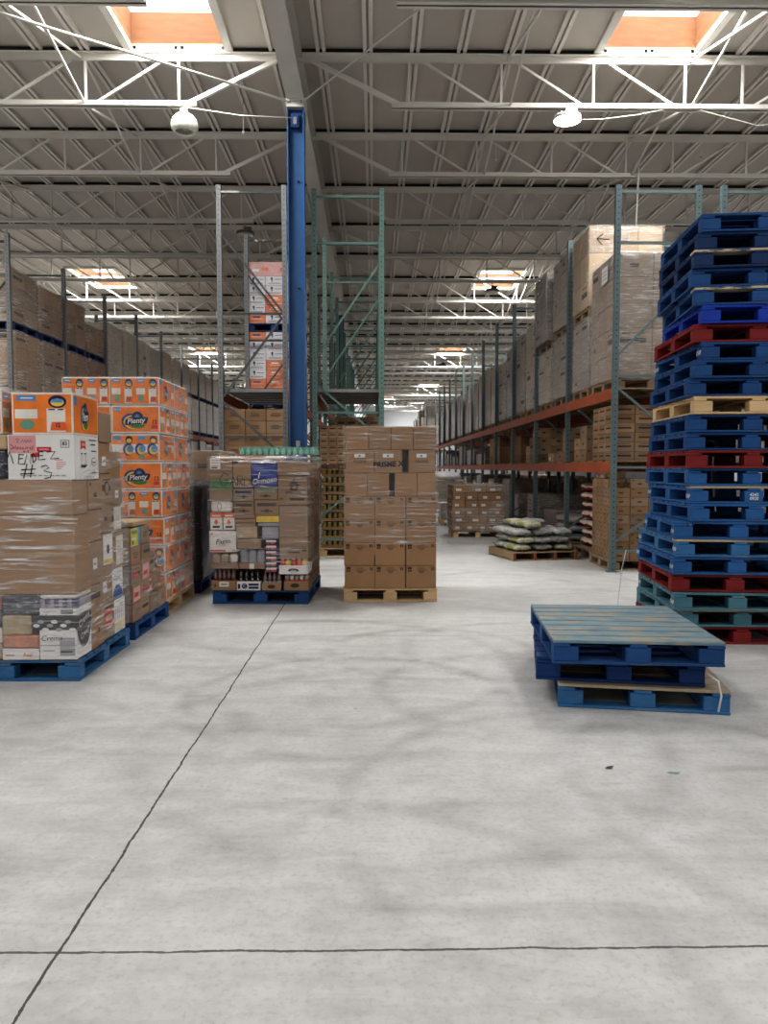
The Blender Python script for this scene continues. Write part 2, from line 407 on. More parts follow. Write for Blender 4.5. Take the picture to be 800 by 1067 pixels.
# ------------------------------------------------------------------ pallets (block type): origin at the base centre
PH = .142
GAPW = .011
def board_mb(L, W, m, wood=None): pass
def make_pallet(kind, label, W=1.0, L=1.2, top=None, stamp=None, edge=None, group=None, nboards=8):
    m = PAL[kind]; mt = top or m; r = random.Random(len(bpy.data.objects))
    t = thing('pallet', label, 'pallet', group=group)
    mb = MB(); bw = L / nboards
    for i in range(nboards):
        y0 = -L / 2 + i * bw; e = .006 * (r.random() - .5)
        mm = edge if (edge and i == 0) else mt
        mb.box(-W / 2 + e, W / 2 + e * .5, y0 + GAPW, y0 + bw - GAPW, .122 + e * .15, PH - .001 + e * .15, mm)
    for x in (-W / 2 + .001, -.05, W / 2 - .101): mb.box(x, x + .10, -L / 2 + .003, L / 2 - .003, .104, .1215, m)
    mb.build('top_deck', t, bevel=.003)
    bx = [(-W / 2 + .003, -W / 2 + .148), (-.072, .072), (W / 2 - .148, W / 2 - .003)]
    by = [(-L / 2 + .006, -L / 2 + .106), (-.06, .06), (L / 2 - .106, L / 2 - .006)]
    for i, (a, b) in enumerate(bx):
        for j, (c, d) in enumerate(by):
            k = MB().box(a, b, c, d, .0185, .1035, m)
            if stamp and i == 0 and j in (0, 2):
                k.text(lside(a, d, .0185), stamp, .05, .042, .042, WHITE, bold=.02)
            k.build('block', t, bevel=.004)
    mb = MB()
    for a, b in bx: mb.box(a - .001, b + .001, -L / 2 + .1, L / 2 - .1, .001, .018, m)
    for c, d in by: mb.box(-W / 2, W / 2, c - .002, d + .002, .001, .018, m)
    mb.build('bottom_deck', t, bevel=.003)
    return t
def pallet_simple(m, label, W, L, loc, rotz=0., group=None, name='pallet'):
    """far pallet, one mesh: deck, blocks and runners"""
    mb = MB()
    for i in range(6):
        y0 = -L / 2 + i * L / 6; mb.box(-W / 2, W / 2, y0 + .01, y0 + L / 6 - .01, .11, .138, m)
    for x in (-W / 2, -.05, W / 2 - .1):
        mb.box(x, x + .1, -L / 2, L / 2, .001, .018, m)
        for y in (-L / 2, -.05, L / 2 - .1): mb.box(x, x + .1, y, y + .1, .018, .11, m)
    return tag(mb.build(name, None, loc, rotz), label, 'pallet', group)
# ------------------------------------------------------------------ camera
cam = bpy.data.cameras.new('camera'); cam.sensor_fit = 'HORIZONTAL'; cam.sensor_width = 36.; cam.lens = 36.; cam.clip_end = 300
co = bpy.data.objects.new('camera', cam); COL.objects.link(co)
co.location = (0, 0, 1.43); co.rotation_euler = (math.radians(90 - 3.326), 0, math.radians(-.788)); SC.camera = co

# ------------------------------------------------------------------ building shell
WX, Y0, Y1, ZR = 24., -9., 76., 7.45
tag(MB().box(-WX, WX, Y0, Y1, -.2, 0, floor_mat()).build('floor'), kind='structure')
tag(MB().box(-WX - .2, -WX, Y0, Y1, 0, 8.2, WALLM).build('wall_left'), kind='structure')
tag(MB().box(WX, WX + .2, Y0, Y1, 0, 8.2, WALLM).build('wall_right'), kind='structure')
mb = MB().box(-WX - .2, WX + .2, Y1, Y1 + .2, 0, 8.2, WALLM)
for z in (1.5, 3, 4.5): mb.box(-WX, WX, Y1 - .02, Y1 - .0, z, z + .03, DOORM)
tag(mb.build('wall_far'), kind='structure')
d = tag(MB().box(-3.2, 2.2, Y1 - .10, Y1 - .03, 0.01, 4.6, DOORM).build('door_1'), kind='structure')
mb = MB()
for a in ((-3.4, -3.2, 0.01, 4.8), (2.2, 2.4, 0.01, 4.8), (-3.4, 2.4, 4.6, 4.8)): mb.box(a[0], a[1], Y1 - .16, Y1 - .021, a[2], a[3], GAPM)
mb.build('door_frame', d)

# skylights (x0, x1, y0, y1)
SKY = []
for y in (-4.0, 11.38, 26.1, 41.2, 56.2):
    for x in (3.3, 10.3, 17.2): SKY.append((x, x + 1.35, y - 2.45, y))
    for x in ((-3.45, -9.15, -16.) if y < 20 else (-9.2, -15.4, -20.)): SKY.append((x, x + 1.33, y - 2.45, y))
SKY += [(.3, 1.65, 65., 67.4), (-2.6, -1.3, 72., 74.4), (3.3, 4.65, 71., 73.4), (3.3, 4.65, 1.0, 3.45), (-3.45, -2.12, 1.0, 3.45)]  # the ones near the far wall are added to brighten it
xs = sorted({-WX, WX} | {v for s in SKY for v in s[:2]}); ys = sorted({Y0, Y1} | {v for s in SKY for v in s[2:]})
def in_hole(x, y): return any(a < x < b and c < y < d for a, b, c, d in SKY)
mb = MB()
for i in range(len(xs) - 1):
    for j in range(len(ys) - 1):
        if not in_hole((xs[i] + xs[i + 1]) / 2, (ys[j] + ys[j + 1]) / 2):
            mb.add([(xs[i], ys[j], ZR), (xs[i], ys[j + 1], ZR), (xs[i + 1], ys[j + 1], ZR), (xs[i + 1], ys[j], ZR)], [(0, 1, 2, 3)], DECKM)
x = -WX + .30
while x < WX:                                              # standing ribs of the roof liner run along the hall
    segs = [(Y0, Y1)]
    for a, b, c, e in SKY:
        if a - .1 < x < b + .1:
            ns = []
            for p, q in segs:
                if c < q and e > p:
                    if p < c: ns.append((p, c))
                    if e < q: ns.append((e, q))
                else: ns.append((p, q))
            segs = ns
    for p, q in segs:
        mb.box(x - .07, x - .018, p, q, ZR - .055, ZR + .002, RIBM); mb.box(x + .018, x + .07, p, q, ZR - .055, ZR + .002, RIBM)
        mb.box(x - .018, x + .018, p, q, ZR - .012, ZR + .002, DECKM)
    x += .675
tag(mb.build('ceiling'), kind='structure')
for n, (a, b, c, e) in enumerate(SKY):
    w = tag(MB().box(a - .02, b + .02, c - .02, e + .02, ZR + .46, ZR + .48, SKYGLOW).build('window_%d' % (n + 1)), kind='structure')
    mb = MB(); h = ZR + .455
    mb.box(a - .03, b + .03, e, e + .03, ZR + .001, h, CURB); mb.box(a - .03, b + .03, c - .03, c, ZR + .001, h, CURB)
    mb.box(a - .03, a, c, e, ZR + .001, h, CURB); mb.box(b, b + .03, c, e, ZR + .001, h, CURB)
    mb.build('window_frame', w)
    mb = MB()
    for q in ((a - .11, a, c - .1, e + .1), (b, b + .11, c - .1, e + .1)): mb.box(*q, ZR - .06, ZR - .004, STEELW)
    for q in ((a, b, e, e + .1), (a, b, c - .1, c)): mb.box(*q, ZR - .06, ZR - .004, STEELW)
    mb.build('window_trim', w)

# girders and joists
GX = [-1.14 + 12.2 * k for k in (-1, 0, 1)]
for g in GX:
    mb = MB()
    mb.box(g - .125, g + .125, Y0, Y1, 6.80, 6.825, GIRDM).box(g - .125, g + .125, Y0, Y1, 7.325, 7.35, GIRDM).box(g - .01, g + .01, Y0, Y1, 6.825, 7.325, GIRDM)
    tag(mb.build('ceiling_beam'), kind='structure')
JZ0, JZ1 = 6.63, 7.38
def joist_mb():
    mb = MB()
    for s in (-1, 1):                                       # double-angle chords
        mb.box(-WX, WX, .012 * s, .065 * s, JZ1 - .012, JZ1, STEELW); mb.box(-WX, WX, .012 * s, .02 * s, JZ1 - .11, JZ1, STEELW)
    x = -WX + .3
    mb.box(-WX, WX, -.03, .03, JZ1 + .001, ZR - .004, GAPM)  # dark strip standing in for the shade between chord and deck
    for g in [GX[0] - 12.2] + GX:
        b0, b1 = g + 1.53, g + 12.2 - 1.53
        c0, c1 = max(b0 - .12, -WX), min(b1 + .12, WX)
        for s in (-1, 1):
            mb.box(c0, c1, .012 * s, .065 * s, JZ0, JZ0 + .012, STEELW); mb.box(c0, c1, .012 * s, .02 * s, JZ0, JZ0 + .085, STEELW)
        def web(xa, za, xb, zb, w):
            if min(xa, xb) > -WX and max(xa, xb) < WX: mb.bar((xa, 0, za), (xb, 0, zb), w, w, STEELW, up=(0, 1, 0))
        web(g + .2, JZ1 - .06, b0, JZ0 + .05, .055); web(g + 12., JZ1 - .06, b1, JZ0 + .05, .055)
        v = b0 + .13; k = 0; mid = g + 6.1
        while v < mid + .1:
            for sgn in (1, -1):
                X = v if sgn > 0 else 2 * mid - v
                web(X, JZ0 + .03, X, JZ1 - .05, .032)
                if v + 1.34 < mid + .1: web(X + sgn * .14, JZ1 - .05, X + sgn * 1.2, JZ0 + .05, .034)
            v += 1.34
    return mb
JY = [8.97] + [11.46 + 2.63 * k for k in range(0, 24)]
JY = [6.3, 3.7, 1.1] + JY
j0 = tag(joist_mb().build('roof_truss', None, (0, JY[0], 0)), kind='structure')
for y in JY[1:]:
    j = j0.copy(); COL.objects.link(j); j.location = (0, y, 0)
# cross bridging between joists
JS = sorted(JY)
for X in (-19.5, -15.5, -10.3, -7.3, -4.2, 1.95, 4.6, 8.0, 14.1, 17.2, 20.):
    mb = MB()
    for a, b in zip(JS[3:-1], JS[4:]):
        if b > 40: break
        mb.bar((X, a, JZ0 + .05), (X, b, JZ1 - .07), .03, .03, STEELW); mb.bar((X + .04, a, JZ1 - .07), (X + .04, b, JZ0 + .05), .03, .03, STEELW)
    tag(mb.build('ceiling_beam_bridging'), kind='structure')
# rods bracing the column head, pipe and drop rods
mb = MB()
mb.tube([(-1.22, 11.6, 6.78), (-4.3, 8.9, 6.52), (-6.2, 7.2, 6.40)], .018, STEELW, 6)
mb.tube([(-1.06, 11.6, 6.76), (.72, 9.5, 7.02), (2.2, 7.7, 7.2)], .012, STEELW, 6)
tag(mb.build('ceiling_beam_bracing_rod'), kind='structure')
mb = MB()
for (x, y, zl) in ((2.2, 14.1, 6.95), (-6.0, 14.1, 7.05), (-2.1, 12.8, 6.85), (5.9, 14.1, 7.0)):
    mb.tube([(x, y, 7.4), (x, y, zl)], .008, STEELW, 6); mb.lathe([(.005, -.03), (.03, -.015), (.03, .01), (.005, .02)], STEELW, (x, y, zl), 8)
mb.tube([(4.72, 13.9, 6.95), (4.66, 13.9, 4.9)], .018, STEELW, 6)
tag(mb.build('ceiling_drop_rods'), kind='structure')
mb = MB()
mb.tube([(2.8, 11.5, 6.5)] + [(2.8 + 1.7 * t, 11.42, 6.46 + .22 * t * t) for t in (.3, .6, 1)] + [(5.6, 11.42, 6.4), (7., 11.42, 6.55)], .008, STEELW, 5)
mb.tube([(-2.7, 11.3, 6.56), (-1.9, 11.4, 6.49), (-1.2, 11.6, 6.55)], .008, STEELW, 5)
tag(mb.build('ceiling_cable'), kind='structure')

# blue column: wide-flange section with cap plate and base
def column(x, y):
    mb = MB()
    mb.box(x - .125, x - .108, y - .115, y + .115, .02, 6.70, COLBLUE).box(x + .108, x + .125, y - .115, y + .115, .02, 6.70, COLBLUE)
    mb.box(x - .108, x + .108, y - .012, y + .012, .02, 6.70, COLBLUE).box(x - .22, x + .22, y - .2, y + .2, .001, .02, COLBLUE)
    c = tag(mb.build('pillar'), kind='structure')
    mb = MB().box(x - .16, x + .16, y - .16, y + .16, 6.775, 6.797, STEELW).box(x - .13, x + .13, y - .13, y + .13, 6.70, 6.775, STEELW)
    for s in (-1, 1): mb.lathe([(.02, 0), (.02, .03)], CHROME, (x + s * .09, y - .14, 6.755), 6)
    mb.build('pillar_cap', c)
    mb = MB().box(x - .07, x + .05, y - .10, y - .0125, 6.42, 6.62, PAL['navy']).box(x - .03, x + .02, y - .11, y - .10, 6.46, 6.56, CHROME)
    mb.build('bracket', c)
    for z in (5.66, 4.1): MB().lathe([(.018, 0), (.018, .012)], GAPM, (x + .03, y - .026, z), 8).build('bolt', c)
    return c
column(-1.14, 11.7); column(-1.14, 27.); column(-1.14, 42.)
# chain and hook hanging on the column face
hk = thing('chain_hook', 'small steel chain and hook hanging low on the blue column face', 'hook', (-1.13, 11.56, 1.5))
mb = MB()
for i in range(5):
    z = .05 + i * .045
    pts = [(.016 * math.cos(a) * (1 if i % 2 else .2), .016 * math.cos(a) * (.2 if i % 2 else 1), z + .028 * math.sin(a)) for a in [2 * PI * k / 8 for k in range(9)]]
    mb.tube(pts, .005, CHROME, 5)
mb.build('chain', hk)
MB().tube([(0, 0, .05), (.0, 0, .0), (.03, 0, -.03), (.035, 0, 0)], .006, CHROME, 5).build('hook', hk)
MB().box(-.03, .03, .0, .03, .25, .33, CHROME).build('clamp', hk)

# ------------------------------------------------------------------ high-bay lamps
def bell_lamp(loc, label):
    t = thing('high_bay_lamp', label, 'lamp', loc)
    MB().tube([(0, 0, .26), (0, 0, .19)], .02, LAMPW, 8).build('hanger', t)
    MB().box(-.05, .05, -.05, .05, .13, .20, LAMPW).build('driver_box', t)
    MB().lathe([(.06, .125), (.13, .11), (.18, .05), (.20, -.03), (.19, -.08), (.14, -.125), (.12, -.10), (.165, -.06), (.05, .10)], LENS, n=24).build('reflector', t)
    MB().lathe([(.02, .10), (.045, .02), (.05, -.06), (.02, -.09)], LENSDULL, n=12).build('bulb', t)
    return t
def disc_lamp(loc, label, on, z=.0):
    t = thing('high_bay_lamp', label, 'lamp', loc)
    W = LAMPW if on else LAMPD
    MB().tube([(0, 0, .24), (0, 0, .14)], .014, CHROME, 6).build('hanger', t)
    mb = MB().box(-.03, .13, -.05, .05, .08, .15, W); mb.build('driver_box', t)
    mb = MB().lathe([(.05, .09), (.09, .07), (.19, .035), (.20, 0), (.195, -.012)], W, n=24)
    for k in range(16):
        a = 2 * PI * k / 16; mb.bar((.06 * math.cos(a), .06 * math.sin(a), .07), (.18 * math.cos(a), .18 * math.sin(a), .045), .008, .03, W)
    mb.build('housing', t)
    MB().lathe([(.19, -.012), (.19, -.02), (.10, -.028), (.01, -.03)], LENSON if on else LENSDULL, n=24).build('lens', t)
    return t
bell_lamp((-2.72, 11.42, 6.38), 'unlit glass bell lamp hanging under the roof truss beside the blue column')
disc_lamp((2.79, 11.30, 6.42), 'lit round white lamp hanging from the roof truss, the only glowing one', True)
r_ = random.Random(3)
for (x, y, lab) in ((-8.4, 16.7, 'unlit dark disc lamp above the rack at the side with the towel packs'),
                    (-2.72, 16.7, 'unlit dark disc lamp above the empty bay next to the blue column'),
                    (3.35, 21.9, 'unlit dark disc lamp before the second skylight over the aisle'),
                    (3.35, 37.7, 'small unlit dark lamp before the third skylight far down the aisle')):
    disc_lamp((x, y, 6.38), lab, False)

# ------------------------------------------------------------------ pallet racks
BAY = 2.51
def upright_frame(parent, x0, x1, H, pm, bm, horiz, diags, name='upright_frame'):
    e = bpy.data.objects.new(name, None); COL.objects.link(e); e.parent = parent; e.empty_display_size = .1
    for x in (x0, x1):
        mb = MB().box(-.037, .037, -.035, .035, .012, H, pm)
        p = mb.build('post', e, (x, 0, 0)); 
        MB().box(-.07, .07, -.06, .06, .001, .012, bm).build('foot_plate', e, (x, 0, 0))
    for z in horiz: MB().bar((x0 + .037, 0, z), (x1 - .037, 0, z), .035, .035, bm).build('brace', e)
    for (za, zb) in diags: MB().bar((x0 + .037, .0, za), (x1 - .037, .0, zb), .032, .03, bm, up=(0, 1, 0)).build('brace', e)
    return e
def far_frame(parent, x0, x1, H, pm, bm, horiz, diags):
    mb = MB()
    for x in (x0, x1): mb.box(x - .037, x + .037, -.035, .035, .001, H, pm)
    for z in horiz: mb.bar((x0 + .037, 0, z), (x1 - .037, 0, z), .035, .035, bm)
    for (za, zb) in diags: mb.bar((x0 + .037, 0, za), (x1 - .037, 0, zb), .032, .03, bm, up=(0, 1, 0))
    return mb.build('upright_frame', parent)
def rack(name, label, x0, x1, y0, nb, H, pm, bm, horiz, diags, levels, beam_m=ORBEAM, near=5, bh=.15):
    t = thing(name, label, 'rack', (0, y0, 0))
    f0 = upright_frame(t, x0, x1, H, pm, bm, horiz, diags)
    ff = None
    for i in range(1, nb + 1):
        if i < near: c = copy_tree(f0, t)
        elif ff is None: c = ff = far_frame(t, x0, x1, H, pm, bm, horiz, diags)
        else: c = ff.copy(); COL.objects.link(c)
        c.parent = t; c.location = (0, i * BAY, 0)
    protos = {}
    for i in range(nb):
        for z in (levels(i) if callable(levels) else levels):
            for sx in (x0, x1):
                k = (z, sx)
                if k not in protos:
                    s = -1 if sx == x0 else 1
                    mb = MB().box(sx - .028 + s * .012, sx + .028 + s * .012, .036, BAY - .036, z - bh, z, beam_m)
                    protos[k] = mb.build('beam', t, (0, i * BAY, 0))
                else:
                    c = protos[k].copy(); COL.objects.link(c); c.location = (0, i * BAY, 0)
    return t
def shelf_deck(parent, x0, x1, ya, yb, z, m=DECKGREY):
    """roll-formed steel panels lying across the beams"""
    mb = MB(); y = ya; k = 0
    while y < yb - .05:
        mb.box(x0, x1, y, min(y + .205, yb), z + .002 + .012 * (k % 2), z + .05, m if k % 2 == 0 else DECKDARK); y += .21; k += 1
    return mb.build('shelf_deck', parent)
RXF, RXB, RY = 3.265, 4.34, 10.42
RH = 5.18
rackR = rack('pallet_rack', 'long orange-beamed pallet rack fronting the aisle behind the tall pallet stack', RXF, RXB, RY, 12, RH, GREYGREEN, GREYGREENB,
     (.28, 1.43, 2.66, 4.43, 5.10), ((2.95, 3.95), (2.50, 1.70), (.42, 1.1)), (1.508, 2.506))
rackR2 = rack('pallet_rack', 'second rack standing back to back behind the long orange-beamed one', 4.68, 5.75, RY, 10, RH, GREYGREEN, GREYGREENB,
     (.28, 1.43, 2.66, 4.43, 5.10), ((2.95, 3.95), (2.50, 1.70), (.42, 1.1)), (1.508, 2.506), near=2)
rackF = rack('pallet_rack', 'distant rack farther down the aisle, beyond the long orange-beamed rack', RXF, RXB, 47., 6, RH, GREYGREEN, GREYGREENB,
     (.28, 1.43, 2.66, 4.43), ((2.95, 3.95), (2.50, 1.70)), (1.508, 2.506), near=1)
rackL = rack('pallet_rack', 'galvanised rack behind the orange paper towel load', -7.70, -6.60, 14.2, 10, 5.65, GALV, GALVB,
     (.3, 2.0, 3.9, 5.5), ((3.4, 2.2), (3.6, 4.8)), (1.35, 2.62))
rackM = rack('pallet_rack', 'galvanised rack beside the blue column with orange and white cartons', -2.355, -1.36, 12.0, 9, 5.72, GALV, GALVB,
     (.3, 1.9, 3.79, 5.62), ((4.98, 3.82), (2.52, 3.74), (2.44, 1.6)), (1.40, 2.60))
rackG = rack('pallet_rack', 'green rack with empty upper bays beyond the brown carton pallet', -.905, .13, 12.0, 9, 5.67, GREEN, GREENB,
     (.3, 2.28, 4.86, 5.56), ((3.15, 4.55), (2.70, 1.90), (.62, 1.42)), (1.49, 2.60))
shelf_deck(rackM, -2.30, -1.40, .08, BAY - .08, 2.60); shelf_deck(rackG, -.86, .09, .08, BAY - .08, 2.60)
# ------------------------------------------------------------------ tall pallet stack (top to bottom)
def stack_side(i):
    return 'topmost' if i == 0 else 'lowest' if i == 23 else ORD[i + 1] + ' from the top'
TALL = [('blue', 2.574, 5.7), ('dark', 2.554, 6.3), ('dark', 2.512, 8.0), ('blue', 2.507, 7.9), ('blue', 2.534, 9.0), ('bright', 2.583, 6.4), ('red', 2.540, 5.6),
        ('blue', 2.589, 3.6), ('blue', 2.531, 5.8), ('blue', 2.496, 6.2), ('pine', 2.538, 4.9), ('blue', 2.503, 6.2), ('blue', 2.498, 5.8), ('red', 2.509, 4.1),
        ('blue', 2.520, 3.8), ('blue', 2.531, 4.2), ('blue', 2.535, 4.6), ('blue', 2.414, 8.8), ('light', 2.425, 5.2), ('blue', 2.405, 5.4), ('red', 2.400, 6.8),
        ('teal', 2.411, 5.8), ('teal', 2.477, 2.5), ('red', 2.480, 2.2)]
PAINTWORD = dict(blue='blue', mid='bright blue', dark='dark blue', bright='vivid royal blue', light='faded light blue', red='red', teal='teal blue', pine='unpainted pine')
EXTRA = {2: dict(edge=PALTOP['woodedge']), 4: dict(edge=PALTOP['woodedge']), 15: dict(edge=PALTOP['tan'], stamp='CHEP'), 7: dict(stamp='CHEP'), 17: dict(stamp='CHEP'),
         18: dict(stamp='CHEP', edge=PALTOP['tan']), 19: dict(stamp='CHEP'), 21: dict(stamp='CHEP'), 22: dict(edge=PALTOP['tan'])}
protoP = {}
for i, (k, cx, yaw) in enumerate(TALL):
    if i in (14, 15, 16, 17, 19): k = 'mid'  # lower pallets take the blue with floor light painted in
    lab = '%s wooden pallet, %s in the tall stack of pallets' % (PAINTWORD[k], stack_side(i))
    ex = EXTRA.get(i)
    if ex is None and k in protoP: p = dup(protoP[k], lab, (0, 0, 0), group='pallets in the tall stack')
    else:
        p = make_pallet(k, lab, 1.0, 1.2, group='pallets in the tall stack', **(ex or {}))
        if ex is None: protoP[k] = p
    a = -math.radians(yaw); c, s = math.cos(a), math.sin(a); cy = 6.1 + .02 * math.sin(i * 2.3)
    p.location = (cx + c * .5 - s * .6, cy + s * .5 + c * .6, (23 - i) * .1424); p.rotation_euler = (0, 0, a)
    if i == 15:      # stencilled numbers on the middle front block
        mbs = [b for b in p.children if b.name.startswith('block')]
        st = MB(); f = front(-.05, -.6 + .006)
        st.text(f, '4242', .05, .072, .034, WHITE, off=.003, bold=.02); st.text(f, '0920', .05, .042, .034, WHITE, off=.003, bold=.02); st.build('stencil', p)
# hanging loose strap beside the tall stack
mb = MB(); mb.tube([(2.30, 6.93, .68), (2.27, 6.95, .5), (2.25, 6.97, .25), (2.22, 6.9, .06), (2.2, 6.85, .006)], .004, WHITE, 5)
tag(mb.build('strap'), 'thin white strap end hanging down to the floor beside the tall pallet stack', 'strap')

# three pallets in the open
def loose(kind, lab, x, y, yaw, z, **kw):
    p = make_pallet(kind, lab, .975, 1.2, group='low stack of three pallets', **kw)
    a = -math.radians(yaw); c, s = math.cos(a), math.sin(a)
    p.location = (x + c * .4875 - s * .6, y + s * .4875 + c * .6, z); p.rotation_euler = (0, 0, a); return p
loose('light', 'teal blue pallet with tan deck, lowest of the low stack of three', 1.10, 4.50, 10.5, 0, top=PALTOP['tan'])
loose('navy', 'deep blue pallet, middle one of the low stack of three', .985, 4.585, 11.0, .1424)
loose('blue', 'weathered blue pallet with worn slatted deck, on top of the low stack', 1.045, 4.40, 5.3, .2848, top=PALTOP['worn'], nboards=8)
mb = MB(); mb.tube([(1.93, 4.37, .24), (1.985, 4.33, .2), (1.995, 4.31, .12), (1.975, 4.30, .03)], .006, WHITE, 6)
tag(mb.build('strap'), 'frayed white cord dangling from the low stack of three pallets', 'cord')

# ------------------------------------------------------------------ paper towel packs
def logo(mb, fr, u, v, s, narrow=1.0):
    """brand roundel: blue and yellow crescents, starburst dome, green lens, slanted lettering"""
    n = narrow
    mb.ell(fr, u - .30 * s * n, v - .02 * s, .52 * s * n, .46 * s, BLUEP, .0020)
    mb.ell(fr, u - .22 * s * n, v - .06 * s, .48 * s * n, .40 * s, YELLOWP, .0026)
    mb.ell(fr, u - .10 * s * n, v - .06 * s, .42 * s * n, .36 * s, ORANGEP, .0031)
    mb.ell(fr, u + .10 * s * n, v + .20 * s, .34 * s * n, .34 * s, NAVY, .0036)
    st = []
    for k in range(16):
        a = PI * k / 8; rr = (.22 if k % 2 == 0 else .08) * s; st.append((u + .08 * s * n + rr * n * math.cos(a), v + .25 * s + rr * math.sin(a)))
    mb.poly(fr, st, SKYP, .0040)
    mb.ell(fr, u + .12 * s * n, v - .26 * s, .40 * s * n, .16 * s, GREENP, .0036)
    pl = [(-.62, -.24), (.62, -.14), (.74, .20), (.60, .24), (-.40, .20), (-.60, .06)]
    mb.poly(fr, [(u + a * s * n, v + b * s) for a, b in pl], NAVY, .0044)
    mb.text(fr, 'Plenty', u + .03 * s * n, v + .01 * s, .42 * s, WHITE, .0050, shear=.22, rot=.07, bold=.02, sx=.98 * n)
def face_logo(mb, fr, w, h):
    mb.rect(fr, .012, w - .012, .016, h - .016, ORANGEP, .0012)
    mb.rect(fr, .03, .15 * w + .02, h * .78, h * .93, SKYP, .0018); mb.text(fr, '6=12', .09 * w + .02, h * .855, h * .11, WHITE, .0026, bold=.01)
    logo(mb, fr, w * .50, h * .44, h * .62)
    mb.poly(fr, [(w * .83, h * .30), (w * .94, h * .30), (w * .95, h * .16), (w * .82, h * .16)], REDP, .0018); mb.text(fr, '12', w * .885, h * .40, h * .2, NAVY, .0026, bold=.02)
def face_rolls(mb, fr, w, h, n=4, sideways=False):
    mb.rect(fr, .010, w - .010, .014, h - .014, ORANGEP, .0009)
    c = w / n
    for i in range(n):
        u = c * (i + .5)
        if i % 2 == 0:
            mb.rect(fr, u - c * .34, u + c * .3, h * .80, h * .93, SKYP, .0018); mb.rect(fr, u - c * .2, u + c * .2, h * .85, h * .88, WHITE, .0026)
            mb.ell(fr, u, h * .24, c * .24, h * .12, TEALP, .0018); mb.rect(fr, u - c * .40, u + c * .34, h * .38, h * .60, WHITEP, .0016)
        else:
            mb.ell(fr, u, h * .78, c * .30, h * .15, NAVY, .0018); mb.ell(fr, u, h * .76, c * .22, h * .09, YELLOWP, .0024); mb.rect(fr, u - c * .18, u + c * .18, h * .76, h * .84, SKYP, .0030)
            mb.rect(fr, u - c * .36, u + c * .26, h * .06, h * .62, WHITEP, .0016); mb.rect(fr, u - c * .3, u - c * .08, h * .58, h * .61, NAVY, .0026); mb.rect(fr, u + c * .02, u + c * .2, h * .58, h * .61, NAVY, .0026)
            mb.poly(fr, [(u - c * .2, h * .30), (u + c * .25, h * .30), (u + c * .3, h * .1), (u - c * .25, h * .1)], ORINK, .0026); mb.text(fr, '12', u, h * .22, h * .13, NAVY, .0034, bold=.02)
def face_mid(mb, fr, w, h):
    mb.rect(fr, .012, w - .012, .016, h - .016, ORANGEP, .0012); mb.rect(fr, w * .02, w * .98, h * .33, h * .62, WHITEP, .0018)
    c = w / 4
    for i in range(4):
        u = c * (i + .5)
        if i: mb.ell(fr, u - c * .1, h * .44, c * .42, h * .22, BLUEP, .0022); mb.ell(fr, u, h * .42, c * .34, h * .17, YELLOWP, .0027); mb.ell(fr, u + c * .1, h * .46, c * .28, h * .13, SKYP, .0033)
        if i % 2 == 0: mb.rect(fr, u - c * .3, u + c * .35, h * .78, h * .92, SKYP, .0022); mb.poly(fr, [(u - c * .2, h * .28), (u + c * .2, h * .3), (u + c * .3, h * .12), (u - c * .2, h * .1)], TEALP, .0022)
        else: mb.ell(fr, u, h * .78, c * .3, h * .14, NAVY, .0022); mb.ell(fr, u, h * .75, c * .22, h * .08, YELLOWP, .0027)
    mb.text(fr, '12', w * .9, h * .2, h * .15, NAVY, .0034, bold=.02)
def face_tall_logo(mb, fr, w, h):
    mb.rect(fr, .012, w - .012, .016, h - .016, ORANGEP, .0012)
    mb.rect(fr, w * .04, w * .2, h * .75, h * .95, SKYP, .0018)
    logo(mb, fr, w * .42, h * .46, h * .62, .55)
    mb.rect(fr, w * .78, w * .95, h * .35, h * .6, WHITEP, .0018); mb.rect(fr, w * .78, w * .95, h * .75, h * .9, TEALP, .0018)
def pack_mb(W, D, H, ff, fr_, fl=None):
    mb = MB(); r = random.Random(int(W * 997 + H * 91))
    n = 4; vs, fs = [], []                                 # soft plastic body: rounded block
    b = .018
    mb.box(-W / 2, W / 2, -D / 2, D / 2, 0.001, H - .001, WHITEP)
    if ff: ff(mb, front(-W / 2, -D / 2), W, H)
    if fr_: fr_(mb, rside(W / 2, -D / 2), D, H)
    if fl: fl(mb, lside(-W / 2, D / 2), D, H)
    return mb
tl = thing('paper_towel_load', 'tall film-wrapped pallet load of orange paper towel packs', 'paper towels', (-2.03, 7.36, 0))
# eight layers; the pack faces alternate from layer to layer
PW, PD, PHH = .462, .56, .268
protoL = {}
for L in range(8):
    a = L % 2 == 0         # layer counted from the top
    z = .145 + (7 - L) * PHH
    dx = (0, .004, -.006, .014, .012, .03, .032, .036)[L]
    for i in range(2):
        for j in range(2):
            k = ('roll' if L % 4 == 0 else 'mid' if a else 'logo', j)
            ff = {'roll': face_rolls, 'mid': face_mid, 'logo': face_logo}[k[0]]
            fs_ = face_tall_logo if a else (lambda mb, fr, w, h: face_rolls(mb, fr, w, h, 3))
            key = k[0]
            loc = (-.924 + dx + PW * (i + .5), .005 + PD * (j + .5), z)
            if key not in protoL: o = protoL[key] = pack_mb(PW - .004, PD - .004, PHH - .003, ff, fs_, fs_).build('towel_pack', tl, loc, bevel=.016, seg=3)
            else: o = protoL[key].copy(); COL.objects.link(o); o.location = loc
film_shell(tl, -.925, .02, 0.004, 1.12, .20, 2.285, FILMLIGHT, .014, .025, True, .11, 3)
film_shell(tl, -.30, .025, 0.25, 1.12, .25, 2.2, FILM, .022, .03, False, .12, 4)
PL = make_pallet('pine', 'unpainted wooden pallet under the tall paper towel load', .98, 1.2); PL.location = (-2.49, 7.96, 0)

